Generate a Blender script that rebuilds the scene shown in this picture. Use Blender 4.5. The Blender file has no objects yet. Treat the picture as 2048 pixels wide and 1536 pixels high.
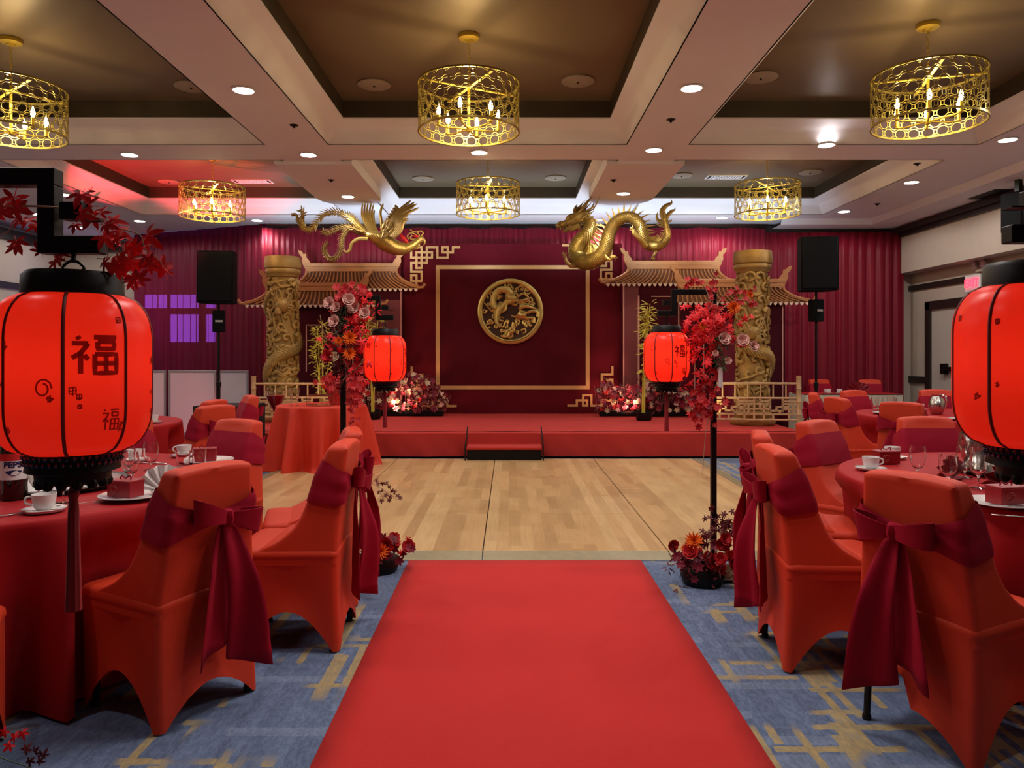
import bpy, math, random
from mathutils import Vector, Matrix
from math import sin, cos, pi, sqrt, radians
random.seed(7)
scn = bpy.context.scene
COL = scn.collection

# ---------------------------------------------------------------- camera, world, exposure, big lights
F, CX, HZ, H = 1500.0, 1018.0, 710.0, 1.36
cam_d = bpy.data.cameras.new('camera'); cam = bpy.data.objects.new('camera', cam_d); COL.objects.link(cam)
cam.location = (0, 0, H); cam.rotation_euler = (pi/2, 0, 0)
cam_d.sensor_width = 36; cam_d.lens = 36*F/2048
cam_d.shift_x = (1024-CX)/2048; cam_d.shift_y = -(768-HZ)/2048; cam_d.clip_start = .02
scn.camera = cam
vs = scn.view_settings
vs.view_transform = 'Standard'; vs.look = 'None'; vs.gamma = 1; vs.use_curve_mapping = False
vs.exposure = 0.62
w = bpy.data.worlds.new('world'); scn.world = w; w.use_nodes = True
w.node_tree.nodes['Background'].inputs[0].default_value = (.55, .5, .6, 1)
w.node_tree.nodes['Background'].inputs[1].default_value = .03

def lamp(kind, loc, power, color, target=None, size=.1, angle=60, blend=.5, sizey=None):
    d = bpy.data.lights.new('room_light', kind); o = bpy.data.objects.new('room_light', d); COL.objects.link(o)
    o.location = loc; d.energy = power; d.color = color
    if kind == 'AREA':
        d.size = size
        if sizey: d.shape = 'RECTANGLE'; d.size_y = sizey
    else: d.shadow_soft_size = size
    if kind == 'SPOT': d.spot_size = radians(angle); d.spot_blend = blend
    if target is not None:
        o.rotation_euler = (Vector(target)-Vector(loc)).to_track_quat('-Z', 'Y').to_euler()
    return o
WARM = (1, .74, .5); NEUT = (1, .9, .8); COOL = (.62, .82, 1)
# added soft fill lamp overhead, out of view, with no fixture of its own
lamp('AREA', (0.1, 3.2, 3.6), 34, (1, .9, .82), (0.1, 3.2, 0), .7)
# stage washes: uplights at the backdrop foot, spots on the flying figures, cool wash on the rear soffit
for x in (-1.9, 2.05):
    lamp('SPOT', (x, 11.9, .45), 45, (1, .45, .3), (x*.6, 12.75, 1.3), .05, 85, .9)
lamp('SPOT', (-4.9, 9.6, 3.2), 42, (1, .82, .5), (-2.2, 11.3, 3.0), .04, 42, .6)
lamp('SPOT', (.4, 8.6, 3.3), 60, (1, .84, .5), (1.75, 11.3, 2.9), .04, 34, .6)
lamp('SPOT', (-.5, 9.3, 3.3), 110, (1, .8, .6), (-2.2, 12.9, 2.9), .05, 30, .8)
lamp('SPOT', (2.2, 9.3, 3.3), 110, (1, .8, .7), (3.3, 12.9, 3.0), .05, 30, .8)
for x in (-3.4, -1.9, -.4, 1.0, 2.3, 3.7):
    lamp('SPOT', (x, 11.75, 2.75), 34, COOL, (x, 12.25, 3.8), .08, 150, .8)
for x, s in ((-3.3, 1), (3.6, -1)):
    lamp('SPOT', (x+s*.9, 10.2, .5), 10, (1, .8, .4), (x, 11.2, 1.6), .04, 70, .8)
# red effect light in the left corner, violet one at the right curtain
lamp('SPOT', (-5.7, 9.6, 1.2), 950, (1, .05, .06), (-4.9, 10.9, 4.0), .05, 52, .5)
lamp('SPOT', (-5.2, 11.0, .4), 10, (1, .12, .15), (-5.9, 13.1, .8), .05, 90, .7)
lamp('SPOT', (5.2, 11.9, .35), 9, (.55, .1, 1), (5.4, 13.0, 1.2), .05, 100, .8)
lamp('SPOT', (-6.4, 12.4, .3), 5, (.5, .08, 1), (-6.0, 13.9, .6), .05, 110, .8)

# ---------------------------------------------------------------- helpers
def P(px, py, D):
    return Vector(((px-CX)/F*D, D, H+(HZ-py)/F*D))

def link(o, parent=None):
    COL.objects.link(o)
    if parent: o.parent = parent
    return o

def tag(o, label=None, cat=None, group=None, kind=None):
    if label: o['label'] = label
    if cat: o['category'] = cat
    if group: o['group'] = group
    if kind: o['kind'] = kind
    return o

def empty(name, loc=(0, 0, 0), rz=0, label=None, cat=None, group=None):
    o = bpy.data.objects.new(name, None); COL.objects.link(o)
    o.location = loc; o.rotation_euler = (0, 0, rz); o.empty_display_size = .1
    return tag(o, label, cat, group)

def dup(o, loc=None, rz=None, label=None, group=None, parent=None):
    c = o.copy(); COL.objects.link(c)
    if parent: c.parent = parent
    if loc is not None: c.location = loc
    if rz is not None: c.rotation_euler = (0, 0, rz)
    if label: c['label'] = label
    if group: c['group'] = group
    for ch in list(o.children): dup(ch, parent=c)
    return c

def sm(a, b, t):
    t = max(0, min(1, (t-a)/(b-a))); return t*t*(3-2*t)

def spline(pts, n):
    """Catmull-Rom through points (tuples of any length), n samples per span"""
    out = []; m = len(pts)
    for i in range(m-1):
        p0 = pts[max(i-1, 0)]; p1 = pts[i]; p2 = pts[i+1]; p3 = pts[min(i+2, m-1)]
        for k in range(n):
            t = k/n
            out.append(tuple(.5*((2*b)+(-a+c)*t+(2*a-5*b+4*c-d)*t*t+(-a+3*b-3*c+d)*t**3) for a, b, c, d in zip(p0, p1, p2, p3)))
    out.append(tuple(pts[-1])); return out

class MB:
    def __init__(s): s.v = []; s.f = []
    def add(s, vs_, fs, M=None):
        o = len(s.v)
        if M is not None: vs_ = [M @ Vector(v) for v in vs_]
        s.v += [tuple(v) for v in vs_]; s.f += [tuple(i+o for i in f) for f in fs]
        return s
    def box(s, x0, x1, y0, y1, z0, z1, M=None):
        return s.add([(x0,y0,z0),(x1,y0,z0),(x1,y1,z0),(x0,y1,z0),(x0,y0,z1),(x1,y0,z1),(x1,y1,z1),(x0,y1,z1)],
                     [(0,3,2,1),(4,5,6,7),(0,1,5,4),(1,2,6,5),(2,3,7,6),(3,0,4,7)], M)
    def bbox(s, x0, x1, y0, y1, z0, z1, b=.01, M=None):
        """box with chamfered edges"""
        cx, cy, cz = (x0+x1)/2, (y0+y1)/2, (z0+z1)/2; hx, hy, hz = (x1-x0)/2, (y1-y0)/2, (z1-z0)/2
        vs_, idx = [], {}
        for sx in (-1, 1):
            for sy in (-1, 1):
                for sz in (-1, 1):
                    for a in range(3):
                        h = [hx-b, hy-b, hz-b]; h[a] += b
                        idx[(sx, sy, sz, a)] = len(vs_); vs_.append((cx+sx*h[0], cy+sy*h[1], cz+sz*h[2]))
        fs = []
        for a in range(3):
            u, v = [(1, 2), (2, 0), (0, 1)][a]
            for sg in (-1, 1):
                q = []
                for (p, r) in ((-1, -1), (1, -1), (1, 1), (-1, 1)):
                    k = [0, 0, 0]; k[a] = sg; k[u] = p; k[v] = r; q.append(idx[(k[0], k[1], k[2], a)])
                fs.append(tuple(q if sg > 0 else q[::-1]))
        for a in range(3):
            u, v = [(1, 2), (2, 0), (0, 1)][a]
            for p in (-1, 1):
                for r in (-1, 1):
                    k = [0, 0, 0]; k[u] = p; k[v] = r
                    k0 = k[:]; k0[a] = -1; k1 = k[:]; k1[a] = 1
                    q = [idx[(*k0, u)], idx[(*k1, u)], idx[(*k1, v)], idx[(*k0, v)]]
                    fs.append(tuple(q[::-1] if p*r > 0 else q))
        for sx in (-1, 1):
            for sy in (-1, 1):
                for sz in (-1, 1):
                    q = [idx[(sx, sy, sz, a)] for a in range(3)]
                    fs.append(tuple(q if sx*sy*sz > 0 else q[::-1]))
        return s.add(vs_, fs, M)
    def lathe(s, prof, n=24, c=(0, 0, 0), M=None, caps=True, fn=None):
        vs_, fs = [], []
        for (r, z) in prof:
            for i in range(n):
                a = 2*pi*i/n; rr = r if fn is None else fn(r, z, a)
                vs_.append((c[0]+rr*cos(a), c[1]+rr*sin(a), c[2]+z))
        for j in range(len(prof)-1):
            for i in range(n):
                k = (i+1) % n; fs.append((j*n+i, j*n+k, (j+1)*n+k, (j+1)*n+i))
        if caps:
            if prof[0][0] > 1e-5: fs.append(tuple(range(n))[::-1])
            if prof[-1][0] > 1e-5: fs.append(tuple((len(prof)-1)*n+i for i in range(n)))
        return s.add(vs_, fs, M)
    def tube(s, pts, rad, n=8, cap=True, closed=False, M=None, flat=1.0, up=None):
        pts = [Vector(p) for p in pts]; m = len(pts)
        if isinstance(rad, (int, float)): rad = [rad]*m
        T = []
        for i in range(m):
            a = pts[(i-1) % m] if closed else pts[max(i-1, 0)]; b = pts[(i+1) % m] if closed else pts[min(i+1, m-1)]
            t = b-a; T.append(t.normalized() if t.length > 1e-9 else Vector((0, 0, 1)))
        u = Vector(up) if up else (Vector((0, 0, 1)) if abs(T[0].z) < .9 else Vector((1, 0, 0)))
        vs_, fs = [], []; s.frames = []
        for i in range(m):
            nrm = (u-T[i]*u.dot(T[i]))
            nrm = nrm.normalized() if nrm.length > 1e-6 else T[i].orthogonal().normalized()
            if not up: u = nrm
            b = T[i].cross(nrm); s.frames.append((pts[i], T[i], nrm, b, rad[i]))
            for k in range(n):
                a = 2*pi*k/n; vs_.append(pts[i]+(nrm*cos(a)*flat+b*sin(a))*rad[i])
        for j in range(m-1 if not closed else m):
            j2 = (j+1) % m
            for k in range(n):
                k2 = (k+1) % n; fs.append((j*n+k, j*n+k2, j2*n+k2, j2*n+k))
        if cap and not closed:
            fs.append(tuple(range(n))[::-1]); fs.append(tuple((m-1)*n+k for k in range(n)))
        return s.add(vs_, fs, M)
    def prism(s, poly, z0, z1, M=None):
        n = len(poly)
        vs_ = [(x, y, z0) for x, y in poly]+[(x, y, z1) for x, y in poly]
        fs = [tuple(range(n))[::-1], tuple(range(n, 2*n))]+[(i, (i+1) % n, n+(i+1) % n, n+i) for i in range(n)]
        return s.add(vs_, fs, M)
    def grid(s, fn, nu, nv, cu=False, cv=False, M=None):
        vs_ = [fn(i/(nu if cu else nu-1), j/(nv if cv else nv-1)) for j in range(nv) for i in range(nu)]
        fs = []
        for j in range(nv if cv else nv-1):
            for i in range(nu if cu else nu-1):
                i2 = (i+1) % nu; j2 = (j+1) % nv
                fs.append((j*nu+i, j*nu+i2, j2*nu+i2, j2*nu+i))
        return s.add(vs_, fs, M)
    def ribbon(s, pts, wid, side, th=.004, M=None):
        """flat strip along pts with width list and side vectors, with real thickness"""
        pts = [Vector(p) for p in pts]; m = len(pts); vs_ = []
        if isinstance(wid, (int, float)): wid = [wid]*m
        for i in range(m):
            sd = Vector(side[i] if isinstance(side, list) else side).normalized()
            t = (pts[min(i+1, m-1)]-pts[max(i-1, 0)]).normalized(); nn = t.cross(sd)
            nn = nn.normalized() if nn.length > 1e-6 else Vector((0, 0, 1))
            for a, b in ((-1, -1), (1, -1), (1, 1), (-1, 1)): vs_.append(pts[i]+sd*a*wid[i]/2+nn*b*th/2)
        fs = [(3, 2, 1, 0), tuple((m-1)*4+k for k in range(4))]
        for j in range(m-1):
            for k in range(4):
                k2 = (k+1) % 4; fs.append((j*4+k, j*4+k2, (j+1)*4+k2, (j+1)*4+k))
        return s.add(vs_, fs, M)
    def leaf(s, base, d, nrm, L, W, curl=.15, th=0):
        """pointed leaf / petal of 6 faces folded on its midrib"""
        d = Vector(d).normalized(); nrm = Vector(nrm); sd = d.cross(nrm)
        sd = sd.normalized() if sd.length > 1e-6 else d.orthogonal().normalized(); nn = sd.cross(d)
        b = Vector(base)
        q = lambda t, w_, c: b+d*L*t+sd*W*w_+nn*(L*c)
        vs_ = [b, q(.3, -.42, .06), q(.3, 0, 0), q(.3, .42, .06), q(.65, -.4, .04-curl*.4), q(.65, 0, -curl*.4-.03), q(.65, .4, .04-curl*.4), q(1, 0, -curl)]
        return s.add(vs_, [(0,2,1),(0,3,2),(1,2,5,4),(2,3,6,5),(4,5,7),(5,6,7)])
    def build(s, name, mat, parent=None, smooth=True, ang=40, label=None, cat=None, group=None, kind=None, loc=None):
        me = bpy.data.meshes.new(name); me.from_pydata(s.v, [], s.f); me.update()
        if mat: me.materials.append(mat)
        if smooth:
            me.polygons.foreach_set('use_smooth', [True]*len(me.polygons))
            me.set_sharp_from_angle(angle=radians(ang))
        o = bpy.data.objects.new(name, me); link(o, parent)
        if loc is not None: o.location = loc
        return tag(o, label, cat, group, kind)

def TR(loc=(0, 0, 0), rz=0, rx=0, ry=0, sc=1):
    return Matrix.Translation(loc) @ Matrix.Rotation(rz, 4, 'Z') @ Matrix.Rotation(ry, 4, 'Y') @ Matrix.Rotation(rx, 4, 'X') @ Matrix.Scale(sc, 4)
# wall-facing frame: local x -> X, local y -> Z, local z -> towards the camera (-Y)
def WALL(x, y, z): return Matrix.Translation((x, y, z)) @ Matrix.Rotation(pi/2, 4, 'X')

# ---------------------------------------------------------------- materials
class NT:
    def __init__(s, m): s.t = m.node_tree; s.n = s.t.nodes; s.l = s.t.links
    def new(s, typ, **kw):
        n = s.n.new(typ)
        for k, v in kw.items():
            if hasattr(n, k): setattr(n, k, v)
        return n
    def link(s, a, b): s.l.new(a, b)
    def math(s, op, a, b=None, c=None, clamp=False):
        n = s.n.new('ShaderNodeMath'); n.operation = op; n.use_clamp = clamp
        for i, x in enumerate((a, b, c)):
            if x is None: continue
            if isinstance(x, (int, float)): n.inputs[i].default_value = x
            else: s.l.new(x, n.inputs[i])
        return n.outputs[0]
    def mix(s, f, a, b, mode='MIX'):
        n = s.n.new('ShaderNodeMix'); n.data_type = 'RGBA'; n.blend_type = mode
        for i, x in ((0, f), (6, a), (7, b)):
            if isinstance(x, (int, float)): n.inputs[i].default_value = x
            elif isinstance(x, tuple): n.inputs[i].default_value = (*x, 1)
            else: s.l.new(x, n.inputs[i])
        return n.outputs[2]
    def noise(s, vec, scale, detail=3, rough=.5):
        n = s.n.new('ShaderNodeTexNoise'); n.inputs['Scale'].default_value = scale; n.inputs['Detail'].default_value = detail
        n.inputs['Roughness'].default_value = rough
        if vec is not None: s.l.new(vec, n.inputs['Vector'])
        return n.outputs[0]
    def coord(s, scale=(1, 1, 1), obj=True, rot=0):
        t = s.n.new('ShaderNodeTexCoord'); m = s.n.new('ShaderNodeMapping'); m.inputs['Scale'].default_value = scale
        m.inputs['Rotation'].default_value = (0, 0, rot)
        s.l.new(t.outputs['Object'], m.inputs['Vector']); return m.outputs[0]
    def step(s, x, a, b):
        n = s.n.new('ShaderNodeMapRange'); n.interpolation_type = 'SMOOTHSTEP'
        s.l.new(x, n.inputs[0]); n.inputs[1].default_value = a; n.inputs[2].default_value = b
        return n.outputs[0]

def mat(name, col, rough=.5, metal=0, var=0, vscale=6, bump=0, bscale=40, sheen=0, trans=0, emit=None, es=0, coat=0, stretch=(1,1,1), alpha=1, spec=.5, subs=0, ior=1.45):
    m = bpy.data.materials.new(name); m.use_nodes = True; t = NT(m); b = t.n['Principled BSDF']
    b.inputs['Base Color'].default_value = (*col, 1); b.inputs['Roughness'].default_value = rough
    b.inputs['Metallic'].default_value = metal; b.inputs['Specular IOR Level'].default_value = spec
    b.inputs['IOR'].default_value = ior
    if sheen: b.inputs['Sheen Weight'].default_value = sheen; b.inputs['Sheen Tint'].default_value = (*[min(1, c*1.5+.1) for c in col], 1)
    if trans: b.inputs['Transmission Weight'].default_value = trans
    if coat: b.inputs['Coat Weight'].default_value = coat
    if emit: b.inputs['Emission Color'].default_value = (*emit, 1); b.inputs['Emission Strength'].default_value = es
    if var or bump: v = t.coord(stretch)
    if var:
        nz = t.noise(v, vscale, 4); lo = tuple(c*(1-var) for c in col); hi = tuple(min(1, c*(1+var)) for c in col)
        t.link(t.mix(nz, lo, hi), b.inputs['Base Color'])
    if bump:
        nb = t.n.new('ShaderNodeBump'); nb.inputs['Strength'].default_value = bump; nb.inputs['Distance'].default_value = .01
        t.link(t.noise(v, bscale, 3), nb.inputs['Height']); t.link(nb.outputs[0], b.inputs['Normal'])
    return m

M = {}
M['ceil'] = mat('ceiling_paint', (.74, .71, .73), .75, var=.04, vscale=1.5)
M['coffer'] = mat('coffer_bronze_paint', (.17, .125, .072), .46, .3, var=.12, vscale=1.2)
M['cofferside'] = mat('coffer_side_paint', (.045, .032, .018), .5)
M['wall'] = mat('wall_paint', (.52, .45, .36), .8, var=.05)
M['crown'] = mat('dark_wood_trim', (.02, .012, .01), .45)
M['stagered'] = mat('stage_red_fabric', (.42, .022, .015), .85, var=.12, vscale=3, bump=.15, bscale=60, sheen=.1)
M['runner'] = mat('runner_red', (.50, .015, .013), .9, var=.06, vscale=2, bump=.3, bscale=300, sheen=.08)
M['maroon'] = mat('backdrop_maroon', (.105, .004, .010), .85, var=.15, vscale=2, spec=.15)
M['fretgold'] = mat('fret_gold', (.60, .34, .13), .5, .2, var=.1)
M['pink'] = mat('panel_line', (.6, .28, .22), .5)
M['gold'] = mat('gold_sculpture', (.56, .41, .12), .36, .75, var=.35, vscale=9, bump=.5, bscale=50)
M['golddark'] = mat('antique_gold', (.34, .235, .075), .45, .55, var=.4, vscale=8, bump=.5, bscale=40)
M['column'] = mat('carved_gold_plaster', (.34, .205, .055), .55, .25, var=.4, vscale=7, bump=.4, bscale=30)
M['roof'] = mat('printed_roof_tan', (.40, .17, .055), .6, var=.2, vscale=5)
M['roofdark'] = mat('printed_roof_brown', (.17, .06, .025), .6)
M['roofwhite'] = mat('eave_cream', (.7, .55, .42), .6)
M['bamboo'] = mat('bamboo_cane', (.50, .31, .15), .55, var=.3, vscale=12)
M['brass'] = mat('brass_lattice', (.50, .41, .10), .32, .85)
M['brassbar'] = mat('yellow_brass', (.62, .47, .07), .35, .6)
M['black'] = mat('black_lacquer', (.004, .003, .003), .45, spec=.25)
M['blackcloth'] = mat('black_cloth', (.008, .007, .009), .85)
M['speaker'] = mat('black_speaker', (.003, .003, .004), .8, spec=.15)
M['chair'] = mat('spandex_orange_red', (.56, .034, .006), .6, var=.05, vscale=2, sheen=.08, bump=.04, bscale=250)
M['sash'] = mat('sash_crimson', (.29, .003, .020), .7, var=.1, vscale=3, sheen=.0, spec=.2, bump=.12, bscale=25)
M['cloth'] = mat('tablecloth_red', (.34, .006, .009), .7, var=.06, vscale=2, sheen=.0, spec=.25)
M['clothor'] = mat('tablecloth_scarlet', (.58, .028, .007), .6, var=.08, sheen=.06)
M['napkin'] = mat('napkin_burgundy', (.20, .004, .010), .6)
M['skirt'] = mat('ivory_skirt', (.55, .50, .38), .8)
M['leg'] = mat('black_metal_leg', (.01, .01, .01), .35, .5)
M['china'] = mat('white_china', (.72, .70, .68), .15, coat=.3)
M['boxred'] = mat('favor_box_red', (.27, .006, .012), .4)
M['boxmark'] = mat('favor_box_print', (.42, .05, .03), .4)
M['steel'] = mat('steel', (.6, .58, .54), .22, 1)
M['chrome'] = mat('chrome', (.75, .73, .7), .08, 1)
M['glass'] = mat('clear_glass', (1, 1, 1), .02, trans=1)
M['glassred'] = mat('red_drink', (.3, .004, .01), .1)
M['screen'] = mat('white_partition', (.62, .60, .62), .4)
M['alu'] = mat('aluminium_frame', (.5, .5, .5), .3, .8)
M['mapleF'] = mat('maple_red', (.72, .010, .015), .55, var=.3, vscale=20)
M['mapleD'] = mat('maple_dark', (.10, .006, .010), .6, var=.4, vscale=20)
M['twig'] = mat('twig', (.35, .22, .14), .7)
M['rosepink'] = mat('rose_blush', (.66, .36, .30), .6, var=.15, vscale=20)
M['rosered'] = mat('flower_red', (.45, .008, .012), .6, var=.2, vscale=20)
M['dahlia'] = mat('dahlia_orange', (.85, .16, .012), .55, var=.25, vscale=20)
M['green'] = mat('leaf_green', (.05, .09, .03), .6)
M['cream'] = mat('flower_cream', (.62, .48, .30), .6, var=.3, vscale=20)
M['berry'] = mat('burgundy_bloom', (.20, .012, .03), .6, var=.4, vscale=20)
M['limegold'] = mat('golden_bamboo_leaf', (.55, .45, .05), .5, var=.3, vscale=14)
M['white'] = mat('white_paint', (.75, .74, .72), .5)
M['doorp'] = mat('door_paint', (.50, .47, .40), .6)
M['lampw'] = mat('downlight_lens', (1, 1, 1), .5, emit=(1, .95, .95), es=14)
M['bulb'] = mat('bulb_glow', (1, .9, .7), .3, emit=(1, .80, .48), es=28)
M['exit'] = mat('exit_red', (.9, .03, .05), .5, emit=(1, .05, .10), es=1.6)
M['winglow'] = mat('window_daylight', (.1, .1, .2), .5, emit=(.30, .32, 1), es=9)
M['led'] = mat('led_spot', (1, 1, 1), .5, emit=(.9, .95, 1), es=3)
# ================================================================= ROOM
def carpet_mat():
    m = mat('carpet', (.1, .15, .28), .95, sheen=.2); t = NT(m); b = t.n['Principled BSDF']
    co = t.n.new('ShaderNodeTexCoord').outputs['Object']
    nz = t.n.new('ShaderNodeTexNoise'); nz.inputs['Scale'].default_value = 30; t.link(co, nz.inputs['Vector'])
    off = t.n.new('ShaderNodeVectorMath'); off.operation = 'MULTIPLY_ADD'; t.link(nz.outputs[1], off.inputs[0])
    off.inputs[1].default_value = (.012, .02, 0); t.link(co, off.inputs[2])
    sx = t.n.new('ShaderNodeSeparateXYZ'); t.link(off.outputs[0], sx.inputs[0]); X, Y = sx.outputs[0], sx.outputs[1]
    def wn(a, b_, seed=0):
        c = t.n.new('ShaderNodeCombineXYZ')
        for i, q in enumerate((a, b_, seed)):
            if isinstance(q, (int, float)): c.inputs[i].default_value = q
            else: t.link(q, c.inputs[i])
        n = t.n.new('ShaderNodeTexWhiteNoise'); n.noise_dimensions = '3D'; t.link(c.outputs[0], n.inputs[0]); return n.outputs[0]
    def dashes(A, B, fa, fb, seed):
        ia = t.math('FLOOR', t.math('MULTIPLY', A, fa)); r = wn(ia, 0, seed)
        ib = t.math('FLOOR', t.math('ADD', t.math('MULTIPLY', B, fb), t.math('MULTIPLY', r, 7)))
        return wn(ia, ib, seed+1)
    base = t.mix(dashes(X, Y, 24, 1.3, 3), (.050, .085, .18), (.11, .17, .32))
    base = t.mix(t.math('MULTIPLY', t.math('GREATER_THAN', dashes(Y, X, 16, 1.0, 9), .82), .6), base, (.20, .27, .40))
    fine = t.noise(co, 160, 3, .7); base = t.mix(t.step(fine, .35, .65), base, t.mix(.5, base, (.17, .21, .27)))
    mot = t.noise(t.coord((1, .35, 1)), 55, 4, .75); base = t.mix(t.step(mot, .42, .6), t.mix(.3, base, (.03, .05, .10)), t.mix(.2, base, (.20, .27, .40)))
    patch = t.step(t.noise(co, 1.7, 2), .47, .53); patch2 = t.step(t.noise(t.coord((1, 1, 1), rot=1), .9, 2), .5, .56)
    g1 = t.math('MULTIPLY', t.math('GREATER_THAN', dashes(X, Y, 32, 2.1, 20), .70), patch)
    g2 = t.math('MULTIPLY', t.math('GREATER_THAN', dashes(Y, X, 26, 2.2, 40), .90), patch)
    g3 = t.math('MULTIPLY', t.math('GREATER_THAN', dashes(X, Y, 22, .9, 60), .86), patch2)
    g = t.math('MAXIMUM', t.math('MAXIMUM', g1, g2), g3)
    gold = t.mix(t.step(mot, .35, .6), (.46, .33, .11), (.30, .24, .11))
    t.link(t.mix(t.math('MULTIPLY', g, .85), base, gold), b.inputs['Base Color'])
    nb = t.n.new('ShaderNodeBump'); nb.inputs['Strength'].default_value = .4; nb.inputs['Distance'].default_value = .005
    t.link(fine, nb.inputs['Height']); t.link(nb.outputs[0], b.inputs['Normal'])
    return m

def wood_mat():
    m = mat('maple_parquet', (.5, .3, .12), .32, coat=.15); t = NT(m); b = t.n['Principled BSDF']
    co = t.n.new('ShaderNodeTexCoord').outputs['Object']
    sx = t.n.new('ShaderNodeSeparateXYZ'); t.link(co, sx.inputs[0]); X, Y = sx.outputs[0], sx.outputs[1]
    def wn(a, b_):
        c = t.n.new('ShaderNodeCombineXYZ'); t.link(a, c.inputs[0])
        if isinstance(b_, (int, float)): c.inputs[1].default_value = b_
        else: t.link(b_, c.inputs[1])
        n = t.n.new('ShaderNodeTexWhiteNoise'); n.noise_dimensions = '2D'; t.link(c.outputs[0], n.inputs[0]); return n.outputs[0]
    ix = t.math('FLOOR', t.math('MULTIPLY', X, 11.5)); iy = t.math('FLOOR', t.math('ADD', t.math('MULTIPLY', Y, 1.7), t.math('MULTIPLY', wn(ix, 3), 5)))
    tone = wn(ix, iy); long_ = wn(t.math('FLOOR', t.math('MULTIPLY', X, 1.55)), 9)
    c1 = t.mix(tone, (.47, .29, .125), (.64, .42, .19))
    c1 = t.mix(t.math('MULTIPLY', t.math('GREATER_THAN', wn(ix, 7), .78), .55), c1, (.70, .50, .24))
    gr = t.noise(t.coord((60, 3, 1)), 1.0, 4); c1 = t.mix(t.math('MULTIPLY', t.step(gr, .4, .75), .3), c1, (.33, .17, .06))
    t.link(c1, b.inputs['Base Color'])
    t.link(t.math('ADD', t.math('MULTIPLY', t.noise(co, 3, 3), .25), .2), b.inputs['Roughness'])
    return m

def curtain_mat(name, col, sheer):
    m = bpy.data.materials.new(name); m.use_nodes = True; t = NT(m); b = t.n['Principled BSDF']
    b.inputs['Base Color'].default_value = (*col, 1); b.inputs['Roughness'].default_value = .55
    b.inputs['Sheen Weight'].default_value = .12; b.inputs['Sheen Tint'].default_value = (.9, .2, .3, 1)
    t.link(t.mix(t.noise(t.coord((3, 3, .15)), 3, 3), tuple(c*.75 for c in col), tuple(c*1.2 for c in col)), b.inputs['Base Color'])
    tr = t.n.new('ShaderNodeBsdfTranslucent'); tr.inputs[0].default_value = (*[min(1, c*2.2) for c in col], 1)
    tp = t.n.new('ShaderNodeBsdfTransparent'); tp.inputs[0].default_value = (.75, .35, .62, 1)
    m1 = t.n.new('ShaderNodeMixShader'); m1.inputs[0].default_value = .3; t.link(b.outputs[0], m1.inputs[1]); t.link(tr.outputs[0], m1.inputs[2])
    m2 = t.n.new('ShaderNodeMixShader'); m2.inputs[0].default_value = sheer; t.link(m1.outputs[0], m2.inputs[1]); t.link(tp.outputs[0], m2.inputs[2])
    t.link(m2.outputs[0], t.n['Material Output'].inputs[0]); return m

M['carpet'] = carpet_mat(); M['wood'] = wood_mat()
M['curtain'] = curtain_mat('crimson_drape', (.27, .003, .024), 0.0)
M['sheer'] = curtain_mat('crimson_sheer', (.20, .003, .026), .26)
M['floortrim'] = mat('floor_edge_trim', (.30, .26, .15), .45, .3, var=.2, vscale=20)

struct = lambda mb, name, m, **k: mb.build(name, m, smooth=False, kind='structure', **k)
XL, XR, YB0, YB1 = -8.8, 7.12, -4.5, 14.9
struct(MB().box(XL-.1, XR+.1, YB0-.1, YB1+.1, -.1, 0), 'floor', M['carpet'])
struct(MB().box(XL-.15, XL, YB0, YB1, 0, 3.55), 'wall_left', M['wall'])
struct(MB().box(XL, XR, YB0-.15, YB0, 0, 3.55), 'wall_front', M['wall'])
# right wall: recessed lower face with a bulkhead over it
struct(MB().box(XR, XR+.15, YB0, 13.3, 0, 3.55).box(6.82, XR, YB0, 13.3, 2.78, 3.55), 'wall_right', M['wall'])
wl = MB(); wl.box(-4.5, XR, 13.3, 13.45, 0, 3.6)
# left part of the back wall stands further back, with a window opening
wx0, wx1, wz0, wz1 = -7.30, -5.75, 1.15, 2.62
wl.box(-4.5, -4.35, 13.45, 14.9, 0, 3.6)
wl.box(XL, wx0, YB1, YB1+.15, 0, 3.6); wl.box(wx1, -4.35, YB1, YB1+.15, 0, 3.6)
wl.box(wx0, wx1, YB1, YB1+.15, 0, wz0); wl.box(wx0, wx1, YB1, YB1+.15, wz1, 3.6)
struct(wl, 'wall_back', M['wall'])
win = MB(); zt = 2.22
for a, b_ in ((wx0, wx0+.06), (wx1-.06, wx1), (-6.78, -6.73), (-6.16, -6.02)): win.box(a, b_, YB1-.03, YB1+.05, wz0, wz1)
for a, b_ in ((wz0, wz0+.06), (wz1-.06, wz1), (zt-.05, zt+.07)): win.box(wx0, wx1, YB1-.03, YB1+.05, a, b_)
wo = win.build('window_1', M['crown'], smooth=False, kind='structure')
wx = [wx0+.06, -6.78, -6.73, -6.16, -6.02, wx1-.06]
for k in range(3):
    for z0, z1 in ((wz0+.06, zt-.05), (zt+.07, wz1-.06)):
        if z0 < 2 and k == 0: continue
        MB().box(wx[2*k], wx[2*k+1], YB1+.02, YB1+.03, z0 if z0 > 2 else 1.62, z1).build('window_pane', M['winglow'], wo, smooth=False)
MB().box(wx0+.06, wx1-.06, YB1+.035, YB1+.05, wz0, 2.2).build('window_blind', mat('blind_cloth', (.16, .13, .2), .8), wo, smooth=False)
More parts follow.
